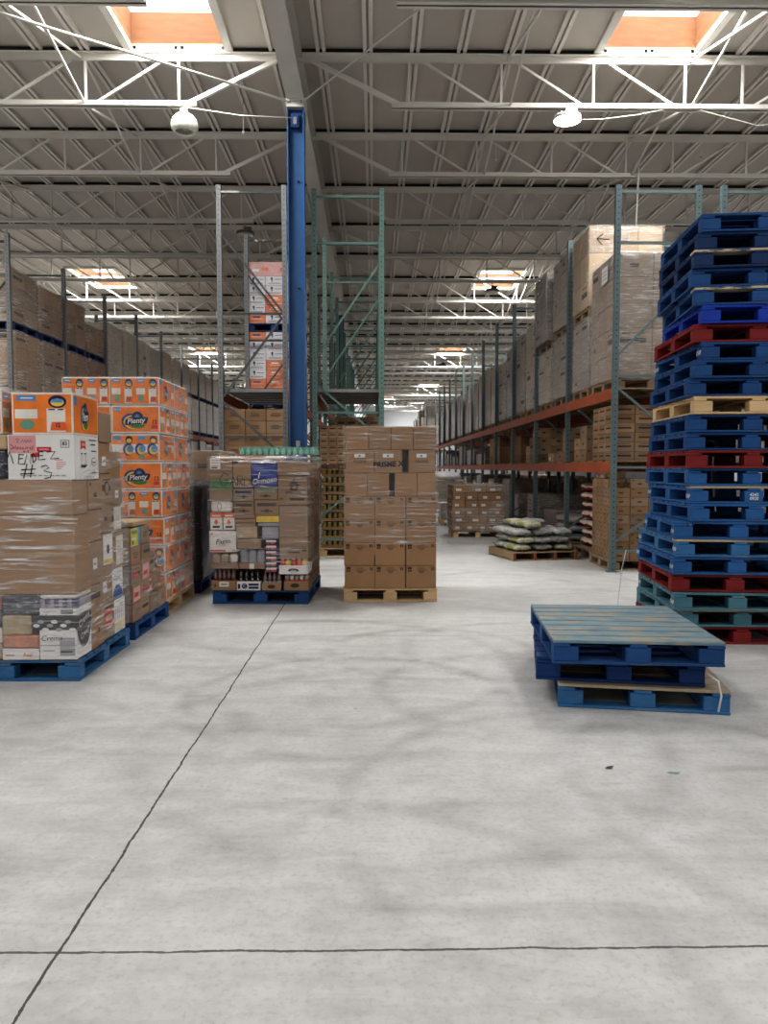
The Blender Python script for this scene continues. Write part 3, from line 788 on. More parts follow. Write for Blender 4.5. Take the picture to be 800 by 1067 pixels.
# ------------------------------------------------------------------ mixed load with the white hand-lettered box (nearest to the camera on the towel side)
p = make_pallet('light', 'blue pallet under the mixed load with the white lettered box on top', 1.02, 1.08, top=None); p.location = (-2.475, 5.63, 0)
ml = thing('wrapped_pallet_load', 'mixed film-wrapped load of kraft cartons beneath the white lettered box', 'pallet load', (-1.975, 5.09, .145))
def put(x0, x1, y0, y1, z0, z1, m, name='carton', kind=None, faces='fr', bev=.004, par=None):
    o = carton_mb(x0, x1, y0, y1, z0, z1, m, kind, faces).build(name, par or ml, bevel=bev); return o
g_ = .003
# bottom tier, front face
mb = MB().box(-.252, -.004, .004, .27, .001, .20, WHITE)
f = front(-.252, .004, 0); mb.text(f, 'Crema', .085, .145, .052, CHARP, shear=.2); mb.rect(f, .135, .235, .03, .15, GREYPRINT); mb.rect(f, .14, .22, .05, .06, CHARP, .003); mb.rect(f, .02, .1, .06, .066, GREYPRINT); mb.rect(f, 0, .247, .096, .101, GREYPRINT, .002)
f = rside(-.004, .004, 0); mb.ell(f, .13, .235, .13, .17, CHARP, .002, 180, 360); mb.text(f, 'Cream', .14, .16, .06, WHITE, .004, shear=.15, rot=.3); mb.build('cream_case', ml, bevel=.004)
mb = MB().box(-.30, -.004, .004, .27, .202, .30, CHARP); f = front(-.30, .004, .202)
for k in range(9): mb.ell(f, .03 + k * .03, .03 + .03 * math.sin(k * 2.1), .022, .012, GREYPRINT if k % 2 else WHITE, .0015 + k * .0003)
mb.text(rside(-.004, .004, .202), 'Crema', .13, .05, .07, WHITE, shear=.15, rot=.3); mb.build('cream_case', ml, bevel=.004)
mb = MB().box(-.245, -.002, .002, .27, .302, .348, WHITE)
f = front(-.245, .002, .302); mb.text(f, 'FARMVITA', .07, .023, .018, GREYPRINT); mb.rect(f, .14, .22, .01, .036, CHARP); mb.build('can_tray', ml)
for k in range(8):
    MB().lathe([(.026, 0), (.027, .05), (.024, .056), (.012, .06)], PURPLEP if k % 2 else GREYPRINT, (-.228 + k * .0295, .035, .349), 10).build('can', ml)
MB().box(-.245, -.002, .065, .27, .349, .408, GREYPACK).build('shrink_pack', ml, bevel=.01)
MB().box(-.245, -.002, .004, .27, .411, .438, WHITEP).build('shrink_pack', ml, bevel=.01)
mb = MB().box(-.50, -.257, .004, .27, .001, .075, WHITE); f = front(-.5, .004); mb.rect(f, .12, .22, .012, .062, WHITEP, .002); mb.text(f, 'Real', .17, .036, .035, REDP, .004, shear=.2, bold=.01); mb.rect(f, .02, .08, .03, .036, REDP); mb.build('carton', ml, bevel=.003)
put(-.50, -.257, .004, .27, .078, .165, PINKPACK, 'shrink_pack', bev=.012)
put(-.50, -.305, .004, .27, .168, .30, TANPACK, 'shrink_pack', bev=.012)
put(-.50, -.25, .004, .27, .303, .438, DARKPACK, 'shrink_pack', bev=.015)
for k, m in enumerate((TANPACK, WHITEP, DARKPACK, PINKPACK)):
    put(-.755 + .0, -.503, .004, .27, .001 + k * .11, .108 + k * .11, m, 'shrink_pack', bev=.012)
    put(-1.01, -.758, .004, .27, .001 + k * .11, .108 + k * .11, (WHITEP, PINKPACK, TANPACK, DARKPACK)[k], 'shrink_pack', bev=.012)
# wide kraft cartons on the front
put(-.51, -.004, .004, .27, .442, .965, CBEIGE, kind='seam', faces='f'); put(-1.01, -.513, .004, .27, .442, .965, CBEIGE, kind='seam', faces='f')
put(-.51, -.012, .004, .27, .968, 1.200, CBEIGE, faces='f'); put(-1.01, -.513, .004, .27, .968, 1.20, CBEIGE, faces='f')
put(-1.01, -.44, .01, .25, 1.203, 1.40, DARKPACK, 'shrink_pack', bev=.02); put(-1.01, -.44, .01, .27, 1.403, 1.50, CARD[3], bev=.01)
# side columns: three stacks behind the front row
cols = [(.275, .53), (.535, .79), (.795, 1.05)]
tops = [(.24, .50, .76, .99, 1.20), (.30, .55, .80, 1.02, 1.24, 1.47, 1.69), (.26, .50, .78, 1.0, 1.2, 1.41)]
for ci, (ya, yb) in enumerate(cols):
    z = .001
    for ti, zt in enumerate(tops[ci]):
        m = CARD[(ci * 2 + ti) % 3]; name = 'carton'
        o = carton_mb(-.5, -.006 - .012 * (ti % 2) - .01 * ci, ya, yb, z, zt - .003, m, ('mark', 'small', 'label', None)[(ci + ti) % 4], 'fr')
        f = rside(-.006 - .012 * (ti % 2) - .01 * ci, ya, z); hh = zt - z; ww = yb - ya
        if (ci, ti) == (2, 1): o.rect(f, 0, ww, 0, hh, WHITE, .003); o.ell(f, ww * .5, 0.005, ww * .46, hh * .42, BLUEP, .0045, 0, 180); o.rect(f, .0, ww, 0.0, .02, SKYP, .0055); o.text(f, 'Classic', ww * .5, hh * .68, .06, SKYP, .0045)
        if (ci, ti) == (1, 2): o.rect(f, ww * .1, ww * .9, hh * .05, hh * .95, WHITE, .003); o.ell(f, ww * .5, hh * .5, .03, .035, CHARP, .0045); o.rect(f, ww * .15, ww * .85, hh * .1, hh * .2, YELLOWP, .0045)
        if (ci, ti) == (2, 0):
            o.rect(f, 0, ww, 0, hh, WHITE, .003)
            for q in range(5): o.rect(f, ww * (.12 + q * .17), ww * (.2 + q * .17), hh * .08, hh * .3, YELLOWP, .0045); o.rect(f, ww * (.13 + q * .17), ww * (.16 + q * .17), hh * .4, hh * .8, GREYPRINT, .0045)
        if (ci, ti) == (1, 0): o.rect(f, ww * .1, ww * .8, hh * .3, hh * .75, REDP, .003); o.rect(f, ww * .2, ww * .7, hh * .45, hh * .6, CARD[3], .0045)
        if (ci, ti) == (0, 0): o.rect(f, 0, ww * .5, 0, hh, CARD[4], .003)
        if (ci, ti) in ((2, 3), (2, 2)): o.rect(f, ww * .3, ww * .95, hh * .1, hh * .9, WHITEP, .003); o.text(f, 'LS', ww * .6, hh * .5, .06, SKYP, .0045)
        if (ci, ti) == (1, 4): o.ell(f, ww * .5, hh * .5, ww * .2, hh * .25, INK, .003); o.ell(f, ww * .5, hh * .5, ww * .14, hh * .18, m, .0045)
        o.build(name, ml, bevel=.004)
        if ti < 4: carton_mb(-1.0, -.505, ya, yb, z, zt - .003, CARD[(ci + ti + 1) % 3]).build(name, ml)
        z = zt
film_shell(ml, -1.01, .0, .0, 1.06, .04, 1.205, FILMTHICK, .012, .02, False, .08, 5)
fl = MB()       # loose diagonal tail of film running up to the hind cartons
rr = random.Random(4); A = [(.012, .20 + .0 * k, 1.12 + .0 * k) for k in range(1)]
vs = []; N = 14
for k in range(N + 1):
    t = k / N; y = .06 + t * .98
    vs += [(.010 + .012 * rr.random(), y, 1.16 + .17 * t + .02 * rr.random()), (.010 + .012 * rr.random(), y, 1.22 + .32 * t + .02 * rr.random())]
fl.add(vs, [(2 * k, 2 * k + 2, 2 * k + 3, 2 * k + 1) for k in range(N)], FILMTHICK, True); fl.build('stretch_film', ml)

# white hand-lettered box
wb = MB().box(0, .435, 0, .44, 0, .295, WHITE); f = front(0, 0, 0)
wb.rect(f, .008, .185, .175, .29, PINK); 
def hand(mb, fr, letters, w, m):
    for pts in letters: mb.stroke(fr, pts, w, m)
hand(wb, f, [[(.055, .262), (.065, .272), (.075, .262), (.06, .245), (.08, .245)], [(.09, .245), (.10, .265), (.107, .246), (.114, .264), (.12, .246)], [(.125, .246), (.135, .262), (.142, .246), (.15, .262), (.155, .246)]], .003, BLACKINK)
hand(wb, f, [[(.02, .232), (.04, .215), (.022, .198)], [(.04, .204), (.056, .222), (.058, .2)], [(.064, .2), (.07, .217), (.077, .202), (.084, .217), (.088, .2)], [(.094, .208), (.104, .212), (.098, .2), (.11, .2)], [(.116, .2), (.122, .217), (.130, .2), (.134, .216)], [(.142, .21), (.152, .212), (.145, .2), (.156, .2)], [(.168, .222), (.16, .212), (.168, .206), (.16, .198)],
             [(.105, .19), (.112, .180)], [(.112, .19), (.105, .180)], [(.13, .19), (.138, .189), (.132, .185), (.138, .181), (.13, .179)]], .0035, BLACKINK)
# big marker lettering: M E N D E Z / # 3
hand(wb, f, [[(.000, .145), (.012, .185), (.024, .15), (.036, .107)], [(.075, .167), (.068, .105), (.105, .102)], [(.07, .138), (.10, .140)], [(.072, .166), (.106, .163)],
             [(.108, .10), (.125, .165), (.148, .105), (.152, .17)], [(.160, .168), (.166, .112)], [(.158, .17), (.182, .155), (.184, .13), (.166, .112)],
             [(.205, .185), (.20, .130), (.246, .136)], [(.202, .158), (.232, .160)], [(.205, .185), (.235, .184)], [(.255, .182), (.31, .186), (.278, .136), (.335, .142)]], .006, BLACKINK)
hand(wb, f, [[(.125, .105), (.10, .01)], [(.16, .10), (.145, .015)], [(.085, .065), (.18, .07)], [(.08, .038), (.17, .042)],
             [(.215, .085), (.25, .095), (.268, .08), (.232, .058), (.285, .045), (.275, .015), (.235, .008)]], .006, BLACKINK)
wb.rect(f, .19, .285, .185, .215, REDP, .0012); wb.rect(f, .205, .27, .195, .205, PINK, .002); wb.poly(f, [(.155, .17), (.175, .18), (.20, .18), (.20, .15), (.155, .148)], REDP, .0012)
wb.rect(f, .345, .405, .21, .262, GREYPRINT, .0012); wb.rect(f, .352, .398, .216, .256, WHITE, .002); wb.text(f, '83', .375, .236, .034, CHARP, .003, bold=.02); wb.text(f, 'TASTE', .375, .2595, .008, CHARP, .003)
for v, a, b in ((.128, .305, .36), (.112, .315, .38), (.098, .315, .38), (.084, .315, .365), (.070, .318, .35)): wb.rect(f, a, b, v, v + .006, PINK, .0012)
for a in range(8): wb.rect(f, .08 + a * .038, .11 + a * .038, .024, .031, GREYPRINT, .0012)
f = rside(.435, 0, 0); wb.poly(f, [(.11, .26), (.20, .26), (.20, .20), (.155, .215), (.11, .20)], REDP); wb.rect(f, .125, .185, .225, .245, PINK, .003)
for a, b, v in ((.26, .40, .265), (.30, .38, .235), (.30, .40, .19), (.11, .14, .17), (.17, .21, .17), (.11, .22, .09), (.11, .2, .08), (.30, .4, .04)): wb.rect(f, a, b, v, v + .008, CHARP)
for k in range(8): wb.rect(f, .115, .125, .1 + k * .01, .105 + k * .01, GREYPRINT); wb.rect(f, .19, .2, .1 + k * .01, .105 + k * .01, GREYPRINT)
wb.ell(f, .35, .12, .05, .03, CHARP); wb.ell(f, .35, .12, .046, .026, WHITE, .0022); wb.rect(f, .315, .38, .112, .120, CHARP, .003); wb.text(f, 'AL', .35, .05, .04, REDP, .003)
wbx = wb.build('carton', None, (-2.405, 5.10, 1.349), bevel=.004)
tag(wbx, 'white carton with pink corner label and MENDEZ #3 in black marker', 'carton')
# orange packs on top
pk = pack_mb(.36, .50, .275, lambda mb, fr, w, h: face_rolls(mb, fr, w, h, 2), None)
def loosepack(mb, fr, w, h):
    mb.rect(fr, .012, w - .012, .016, h - .016, ORANGEP, .0012); logo(mb, fr, w * .45, h * .45, h * .68, .5); mb.rect(fr, .02, w * .16, h * .72, h * .92, SKYP, .0018)
pk = pack_mb(.40, .46, .278, lambda mb, fr, w, h: face_rolls(mb, fr, w, h, 2), loosepack)
o = pk.build('towel_pack', None, (-2.185, 5.36, 1.646), bevel=.02, seg=3); tag(o, 'orange paper towel pack lying on the white lettered carton', 'paper towels', 'loose towel packs on the mixed load')
pk = pack_mb(.50, .46, .29, face_logo, face_rolls)
o = pk.build('towel_pack', None, (-2.70, 5.36, 1.652), bevel=.03, seg=3); tag(o, 'orange paper towel pack at the photo edge, taller than its neighbour on the white carton', 'paper towels', 'loose towel packs on the mixed load')
film_shell(o, -.25, .25, -.23, .23, .15, .30, FILMTHICK, .008, .015, True, .06, 9)

# ------------------------------------------------------------------ low reddish load between the mixed load and the towels
p = make_pallet('blue', 'blue pallet under the waist-high reddish carton load', 1.0, 1.05, top=None); p.location = (-2.47, 6.84, 0)
rl = thing('wrapped_pallet_load', 'waist-high film-wrapped load of reddish cartons with a yellow printed carton', 'pallet load', (-1.97, 6.305, .145))
rr = random.Random(11)
for ci in range(4):
    ya, yb = .005 + ci * .245, .245 + ci * .245; z = .001; hs = (.16, .15, .18, .14, .15) if ci % 2 else (.15, .17, .15, .16, .155)
    top = (.80, .80, .62, .50)[ci]
    for ti, hh in enumerate(hs):
        if z + hh > top: break
        x1 = -.005 - .02 * rr.random() - (.05 if ci > 1 else 0) * ti
        m = (CARD[4], CARD[1], CARD[2])[(ci + ti) % 3]
        b = carton_mb(x1 - .46, x1, ya, yb, z, z + hh - .003, m, ('lines', None, 'small')[(ci * 2 + ti) % 3], 'r', rr); f = rside(x1, ya, z)
        if ti in (1, 2) and ci < 3: b.rect(f, .02, .2, .02, hh * .8, PINK if (ci + ti) % 2 else CARD[4], .001); b.rect(f, .04, .15, .05, .09, REDP, .0022)
        if ci == 0 and ti == 4: b.rect(f, 0, .25, 0, hh - .004, YELLOWBOX, .002); b.rect(f, .19, .25, .0, hh - .004, SKYP, .003); b.rect(f, .03, .17, .10, .13, GREENP, .003); b.rect(f, .03, .15, .05, .07, WHITE, .003); b.ell(f, .05, .03, .02, .02, CHARP, .003)
        b.build('carton', rl, bevel=.004)
        carton_mb(x1 - .93, x1 - .465, ya, yb, z, z + hh - .003, m).build('carton', rl)
        z += hh
carton_mb(-.52, .0, .005, .50, .80, .835, CARD[3], 'seam', 'f').build('carton_lid', rl, bevel=.004)
film_shell(rl, -.95, .0, .0, .985, .02, .62, FILM, .012, .02, False, .09, 12)
film_shell(rl, -.52, .0, .005, .52, .60, .80, FILM, .012, .02, False, .07, 13)

# ------------------------------------------------------------------ two more loads behind the towels
for i, (y, z1, m, lab, lab2) in enumerate(((8.68, 1.12, DARKFILM, 'dark film-wrapped load directly behind the paper towel load', 'blue pallet under the dark wrapped load behind the towels'),
                                            (9.98, 1.50, None, 'brown carton load in grey film, behind the dark wrapped load', 'blue pallet under the brown load behind the dark wrapped one'))):
    t = thing('wrapped_pallet_load', lab, 'pallet load', (-1.97, y, .145))
    for a in range(2):
        for b in range(2):
            for c in range(4):
                h = z1 / 4
                carton_mb(-.96 + a * .48, -.485 + a * .48, b * .52, .517 + b * .52, c * h + .001, c * h + h - .002, m or CARD[(a + b + c) % 3], 'mark' if not m else None, 'fr').build('carton', t, bevel=.006)
    film_shell(t, -.96, -.005, 0, 1.04, .01, z1, DARKFILM if i == 0 else FILMTHICK, .012, .03, i == 0, .09, 20 + i)
    if i == 0: film_shell(t, -.96, -.005, 0, 1.04, z1 - .04, z1, FILMTHICK, .03, .02, False, .07, 29)
    p = make_pallet('dark', lab2, .98, 1.08); p.location = (-2.45, y + .53, 0)
# ------------------------------------------------------------------ mixed grocery load in the middle (blue pallet)
CA = math.radians(-2.2)
p = make_pallet('blue', 'blue pallet under the mixed grocery load with the blue printed carton', 1.01, 1.22)
p.location = (-1.69 + .505 * math.cos(CA) - .61 * math.sin(CA) , 7.985 + .61, 0); p.rotation_euler = (0, 0, CA)
gl = thing('wrapped_pallet_load', 'mixed film-wrapped grocery load with a blue printed carton and GARDEN marker lettering', 'pallet load', (-1.705, 8.0, .1425), CA)
S = 1 / 571.4
def gb(u0, u1, v0, v1, m, name='carton', dep=.33, y=0., deco=None, bev=.004):
    x0, x1, z0, z1 = (u0 - 57) * S + .004, (u1 - 57) * S - .0, (920 - v1) * S + .002, (920 - v0) * S
    mb = MB().box(x0, x1, y, y + dep, z0, z1, m)
    if deco: deco(mb, front(x0, y, z0), x1 - x0, z1 - z0)
    return mb.build(name, gl, bevel=bev), x0, x1, z0, z1
def bottles(par, x0, x1, z, h, n, mat_top, mat_low, cap=None, rows=2, y=.03, zf=.4):
    w = (x1 - x0) / n; r = w * .47
    for j in range(rows):
        for i in range(n):
            mb = MB(); c = (x0 + w * (i + .5), y + r + j * w, z)
            mb.lathe([(r * .9, 0), (r, .01), (r, h * zf)], mat_low, c, 10)
            mb.lathe([(r, h * zf), (r * .96, h * .62), (r * .45, h * .85), (r * .36, h * .93), (r * .36, h * .94)], mat_top, c, 10)
            mb.lathe([(r * .4, h * .92), (r * .4, h), (.001, h)], cap or mat_top, c, 8)
            mb.build('bottle', par)
# bottom trays
o, a, b, z0, z1 = gb(60, 208, 862, 920, CARD[1], 'tray', deco=lambda m, f, w, h: (m.rect(f, w * .33, w * .72, h * .4, h * .92, WHITE), m.rect(f, w * .40, w * .66, h * .55, h * .75, GREYPRINT, .003), m.poly(f, [(w * .1, h * .4), (w * .22, h * .4), (w * .16, h * .8)], INK)))
bottles(o, a + .01, b - .01, z1 - .06, .19, 5, CLEARBOTTLE, REDLIQ)
o, a, b, z0, z1 = gb(212, 356, 866, 920, WHITE, 'tray', deco=lambda m, f, w, h: (m.ell(f, w * .33, h * .5, w * .12, h * .3, NAVY), m.text(f, 'C', w * .33, h * .5, h * .45, WHITE, .004), m.rect(f, w * .5, w * .93, h * .55, h * .8, NAVY), m.rect(f, w * .5, w * .93, h * .2, h * .45, NAVY), m.rect(f, w * .05, w * .15, h * .2, h * .75, NAVY)))
bottles(o, a + .005, b - .005, z1 - .05, .165, 4, DARKBOTTLE, DARKBOTTLE, zf=.6)
o, a, b, z0, z1 = gb(362, 480, 872, 920, CARD[0], 'tray', deco=lambda m, f, w, h: m.ell(f, w * .5, h * .5, w * .2, h * .25, INK))
bottles(o, a + .005, b - .005, z1 - .05, .165, 4, CLEARBOTTLE, GREYPACK, REDP)
o, a, b, z0, z1 = gb(494, 645, 862, 920, CARD[0], 'tray', deco=lambda m, f, w, h: m.ell(f, w * .45, h * .55, w * .18, h * .22, INK))
for j in range(2):
    for i in range(5):
        c = (a + .028 + i * .051, .03 + .025 + j * .052, z1 - .04)
        MB().lathe([(.022, 0), (.024, .005), (.024, .05)], REDP, c, 10).lathe([(.024, .05), (.024, .09), (.02, .097), (.001, .097)], WHITEP if i % 2 else GREYPRINT, c, 10).build('can', o)
# second tier
o, a, b, z0, z1 = gb(466, 642, 767, 822, WHITE, 'tray', deco=lambda m, f, w, h: (m.ell(f, w * .5, h * .45, w * .18, h * .2, CHARP), m.ell(f, w * .5, h * .4, w * .12, h * .12, WHITE, .003), m.rect(f, w * .4, w * .6, h * .42, h * .48, CHARP, .004)))
for j in range(2):
    for i in range(5):
        c = (a + .035 + i * .058, .035 + j * .06, z1 - .03)
        MB().lathe([(.026, 0), (.028, .01), (.028, .075), (.022, .085)], (REDP, YELLOWP, REDP, ORINK, YELLOWP)[i], c, 10).lathe([(.024, .085), (.024, .1), (.001, .1)], WHITEP, c, 10).build('jar', o)
o, a, b, z0, z1 = gb(57, 226, 757, 790, CARD[0], 'tray')
for i in range(3): MB().box(a + .01 + i * .092, a + .095 + i * .092, .01, .2, z1 + .001, z1 + .10, (TANPACK, TANPACK, WHITEP)[i]).build('bag', o, bevel=.02)
o, a, b, z0, z1 = gb(228, 384, 757, 790, CARD[0], 'tray', deco=lambda m, f, w, h: m.rect(f, w * .4, w * .58, -h * .0, h, WHITE))
for i in range(3): MB().box(a + .008 + i * .088, a + .09 + i * .088, .01, .2, z1 + .001, z1 + .14, GREYPACK).build('bag', o, bevel=.02)
for k in range(6):
    v1 = 810 - k * 33
    def d(m, f, w, h): m.rect(f, w * .05, w * .95, h * .5, h * .92, WHITEP); [m.ell(f, w * (.2 + .2 * q), h * .35, w * .08, h * .25, (REDP, PURPLEP, ORINK, REDP)[q], .003) for q in range(4)]
    gb(387, 456, v1 - 31, v1, CHARP if k % 2 else PURPLEP, 'printed_box', deco=d)
# third tier
gb(52, 214, 562, 690, WHITE, dep=.34, deco=lambda m, f, w, h: (m.rect(f, .005, w * .6, h * .04, h * .11, REDP), m.rect(f, w * .85, w * .98, h * .04, h * .11, REDP), m.text(f, 'Fagin', w * .52, h * .5, h * .34, CHARP, .004, shear=.25, rot=.09, bold=.008), m.rect(f, w * .05, w * .12, h * .82, h * .88, REDP)))
for a, b in ((58, 132), (136, 206)):
    gb(a, b, 455, 557, WHITE, dep=.2, deco=lambda m, f, w, h: (m.rect(f, 0, w, h * .72, h, ORINK), m.rect(f, w * .15, w * .85, h * .80, h * .88, WHITE, .003), m.poly(f, [(w * .3, h * .45), (w * .5, h * .65), (w * .7, h * .45), (w * .5, h * .3)], ORINK), m.rect(f, w * .2, w * .8, h * .12, h * .24, CHARP)))
gb(63, 192, 384, 452, WHITEP, 'bag', dep=.22, bev=.02, deco=lambda m, f, w, h: (m.ell(f, w * .4, h * .5, w * .12, h * .4, GREYPRINT), m.ell(f, w * .4, h * .5, w * .07, h * .25, WHITE, .003)))
gb(57, 196, 205, 380, GREENBOX, dep=.3, deco=lambda m, f, w, h: (m.rect(f, w * .1, w * .9, h * .42, h * .66, GREENP), m.rect(f, .002, w - .002, 0, h * .33, CARD[2]), m.rect(f, .002, w - .002, h * .75, h, CARD[1])))
gb(57, 196, 135, 203, CARD[1], dep=.3)
gb(218, 362, 610, 668, CARD[0], dep=.3); gb(214, 340, 538, 607, CARD[3], dep=.3, deco=lambda m, f, w, h: m.rect(f, .01, w - .01, h * .5, h * .9, TANPACK))
gb(365, 474, 535, 612, GREYPACK, 'shrink_pack', dep=.3, bev=.015); gb(343, 474, 512, 533, GREYPACK, 'shrink_pack')
o, a, b, z0, z1 = gb(332, 470, 472, 510, YELLOWP, 'tray', deco=lambda m, f, w, h: [m.rect(f, w * (.03 + .33 * q), w * (.05 + .33 * q), 0, h, CARD[3]) for q in range(3)])
for i in range(3): gb(203, 330, 470 + i * 24 - 2, 492 + i * 24 - 2, CARD[i % 3], dep=.3)
def grn(t): return lambda m, f, w, h: (m.rect(f, w * .1, w * .9, h * .6, h * .82, t), m.rect(f, w * .25, w * .75, h * .25, h * .33, INK), m.ell(f, w * .5, h * .3, w * .1, h * .12, INK))
gb(200, 322, 385, 467, CARD[1], deco=grn(INK)); gb(325, 470, 378, 470, CARD[0], deco=grn(INK))
gb(198, 320, 308, 383, CARD[2], deco=grn(NAVY)); gb(323, 462, 304, 376, CARD[1], deco=grn(TEALP))
gb(198, 307, 262, 305, TANPACK, 'tray', bev=.008); gb(198, 307, 160, 260, CARD[1])
gb(310, 460, 158, 300, BLUEBOX, dep=.31, y=-.008, deco=lambda m, f, w, h: (m.text(f, 'Oamoso', w * .52, h * .26, h * .30, WHITE, .004, shear=.25, rot=.12, bold=.012), m.rect(f, w * .3, w * .7, h * .6, h * .63, SKYP), m.poly(f, [(w * .25, h * .35), (w * .3, h * .62), (w * .34, h * .6), (w * .3, h * .36)], WHITE)))
# right-hand column
gb(470, 643, 602, 727, CARD[0], dep=.4, deco=lambda m, f, w, h: (m.rect(f, w * .25, w * .75, h * .42, h * .5, INK), m.rect(f, w * .3, w * .7, h * .26, h * .33, INK), m.poly(f, [(w * .78, h * .35), (w * .95, h * .35), (w * .92, h * .55), (w * .86, h * .45), (w * .82, h * .58)], INK)))
gb(470, 641, 412, 600, CARD[2], dep=.4, deco=lambda m, f, w, h: (m.stroke(f, [(.03, h * .72), (.05, h * .85), (.07, h * .74), (.09, h * .86), (.11, h * .72), (.14, h * .8), (.17, h * .73), (.2, h * .82), (.23, h * .73)], .006, REDP), m.rect(f, w * .2, w * .7, h * .2, h * .24, PINKPACK)))
def house(m, f, w, h):
    m.poly(f, [(w * .35, h * .68), (w * .55, h * .92), (w * .75, h * .68)], INK); m.rect(f, w * .42, w * .68, h * .5, h * .68, INK); m.ell(f, w * .56, h * .62, w * .06, h * .06, CARD[1], .003)
    m.rect(f, w * .25, w * .8, h * .4, h * .47, INK); m.rect(f, w * .4, w * .9, h * .15, h * .25, INK); m.rect(f, w * .06, w * .18, h * .2, h * .24, INK)
gb(464, 640, 236, 410, CARD[1], dep=.4, deco=house); gb(462, 638, 150, 233, CARD[1], dep=.4, deco=lambda m, f, w, h: m.rect(f, 0, w, h * .48, h * .52, TAPE))
# core and right flank of the load
zz = .002
for k, h in enumerate((.12, .16, .22, .24, .24, .22, .14)):
    for ya, yb in ((.41, .66), (.663, .93), (.933, 1.19)):
        carton_mb(.72, 1.015, ya, yb, zz, zz + h - .003, CARD[(k + int(ya * 9)) % 3], 'mark', 'r').build('carton', gl, bevel=.004)
        carton_mb(.0, .716, ya, yb, zz, zz + h - .003, CARD[(k + 1) % 3]).build('carton', gl)
    zz += h
# paper label, marker lettering on the film, flat packs on top
mb = MB(); f = front(.02, -.030, 1.27); mb.rect(f, 0, .105, 0, .115, WHITE, 0)
for v in (.03, .06, .085): mb.rect(f, .012, .09, v, v + .008, GREYPRINT, .0012)
mb.rect(f, .012, .075, .008, .02, CHARP, .0012); mb.build('paper_label', gl)
mb = MB(); f = front(.10, -.040, 1.10)
def hl(pts, dx, dy=0): return [(a * .105 + dx, b * .115 + dy) for a, b in pts]
hand(mb, f, [hl([(.9, .9), (.4, 1.15), (.0, .6), (.2, .0), (.75, .1), (.8, .5), (.5, .5)], .02), hl([(.1, 0), (.4, .8), (.7, 0)], .12), hl([(.2, .35), (.6, .35)], .12),
             hl([(.1, 0), (.12, .85), (.5, .85), (.62, .62), (.45, .42), (.14, .40), (.35, .3), (.66, 0)], .195), hl([(.1, 0), (.12, .8), (.7, .5), (.5, .0), (.1, 0)], .265), hl([(.7, .8), (.1, .75), (.1, 0), (.7, .05)], .345), hl([(.1, .4), (.55, .42)], .345), hl([(.1, 0), (.15, .8), (.6, .05), (.65, .85)], .425)], .007, BLACKINK)
mb.build('marker_lettering', gl)
for i, (x, w, m, h) in enumerate(((.06, .26, WHITEP, .03), (.33, .24, PINKPACK, .022), (.58, .22, WHITEP, .035), (.81, .19, GREYPACK, .03))):
    MB().box(x, x + w, .02, .5, 1.366, 1.366 + h, m).build('flat_pack', gl, bevel=.01)
film_shell(gl, .0, 1.02, .0, 1.2, .235, 1.40, FILM, .016, .022, False, .07, 31)
mb = MB(); rr = random.Random(6); vs = []; N = 22
for k in range(N + 1):
    x = .02 + k * .98 / N; vs += [(x, -.022 - .01 * rr.random(), 1.325 + .03 * rr.random()), (x, .06 + .04 * rr.random(), 1.405 + .012 * rr.random())]
mb.add(vs, [(2 * k, 2 * k + 2, 2 * k + 3, 2 * k + 1) for k in range(N)], FILMTHICK, True); mb.build('stretch_film', gl)
# green bottle pack on top
gp = thing('bottle_pack', 'flat pack of green bottles lying on top of the mixed grocery load', 'bottle pack', (-1.40, 8.52, 1.566), CA)
rr = random.Random(2)
b0 = None
for i in range(13):
    for j in range(6):
        if b0 is None:
            mb = MB(); mb.lathe([(.028, .001), (.031, .01), (.031, .04), (.012, .066), (.012, .074)], GREENBOTTLE, n=8).lathe([(.014, .074), (.014, .086), (.001, .086)], TEALP, n=8)
            b = b0 = mb.build('bottle', gp)
        else: b = b0.copy(); COL.objects.link(b)
        b.location = (i * .064 - .02, j * .066 - .12, .002 * rr.random())
film_shell(gp, -.05, .80, -.15, .25, .004, .075, FILMLIGHT, .006, .012, True, .05, 8)

# ------------------------------------------------------------------ brown carton pallet in the middle
p = make_pallet('pine', 'unpainted wooden pallet under the tall stack of plain brown cartons', 1.0, 1.1); p.location = (.178, 8.10 + .55, 0)
BX0, BY0, BW = -.315, 8.11, .985
lh = .2455
def row_cartons(n, k, z, jitter=.004, x0=BX0, w=BW, gaps=()):
    out = []; cw = w / n
    for i in range(n):
        out.append((x0 + cw * i + .003, x0 + cw * (i + 1) - .004, z, z + lh - .003))
    return out
def unwrapped(k):
    z = .1435 + k * lh
    for j in range(3):
        for i, (a, b, c, d) in enumerate(row_cartons(3, k, z)):
            y0 = BY0 + j * .36 + (.003 if i == 1 and j == 0 else 0)
            o = carton_mb(-(b - a) / 2, (b - a) / 2, -.176, .176, 0, d - c, CBEIGE, 'grid', 'f').build('carton', None, ((a + b) / 2 + (.006 if k == 0 and i == 0 else 0), y0 + .177, c), bevel=.005)
            side = ('first', 'middle', 'third')[i]
            dep = ('front', 'middle', 'rear')[j]
            tag(o, 'plain brown carton, %s tier of the tall pallet, %s in the %s row' % (('lowest', 'second')[k], side, dep), 'carton', 'unwrapped cartons on the wooden pallet')
unwrapped(0); unwrapped(1)
bl = thing('wrapped_carton_load', 'five upper tiers of plain brown cartons in clear film on the wooden pallet', 'pallet load', (BX0, BY0, .1435 + 2 * lh + .001))
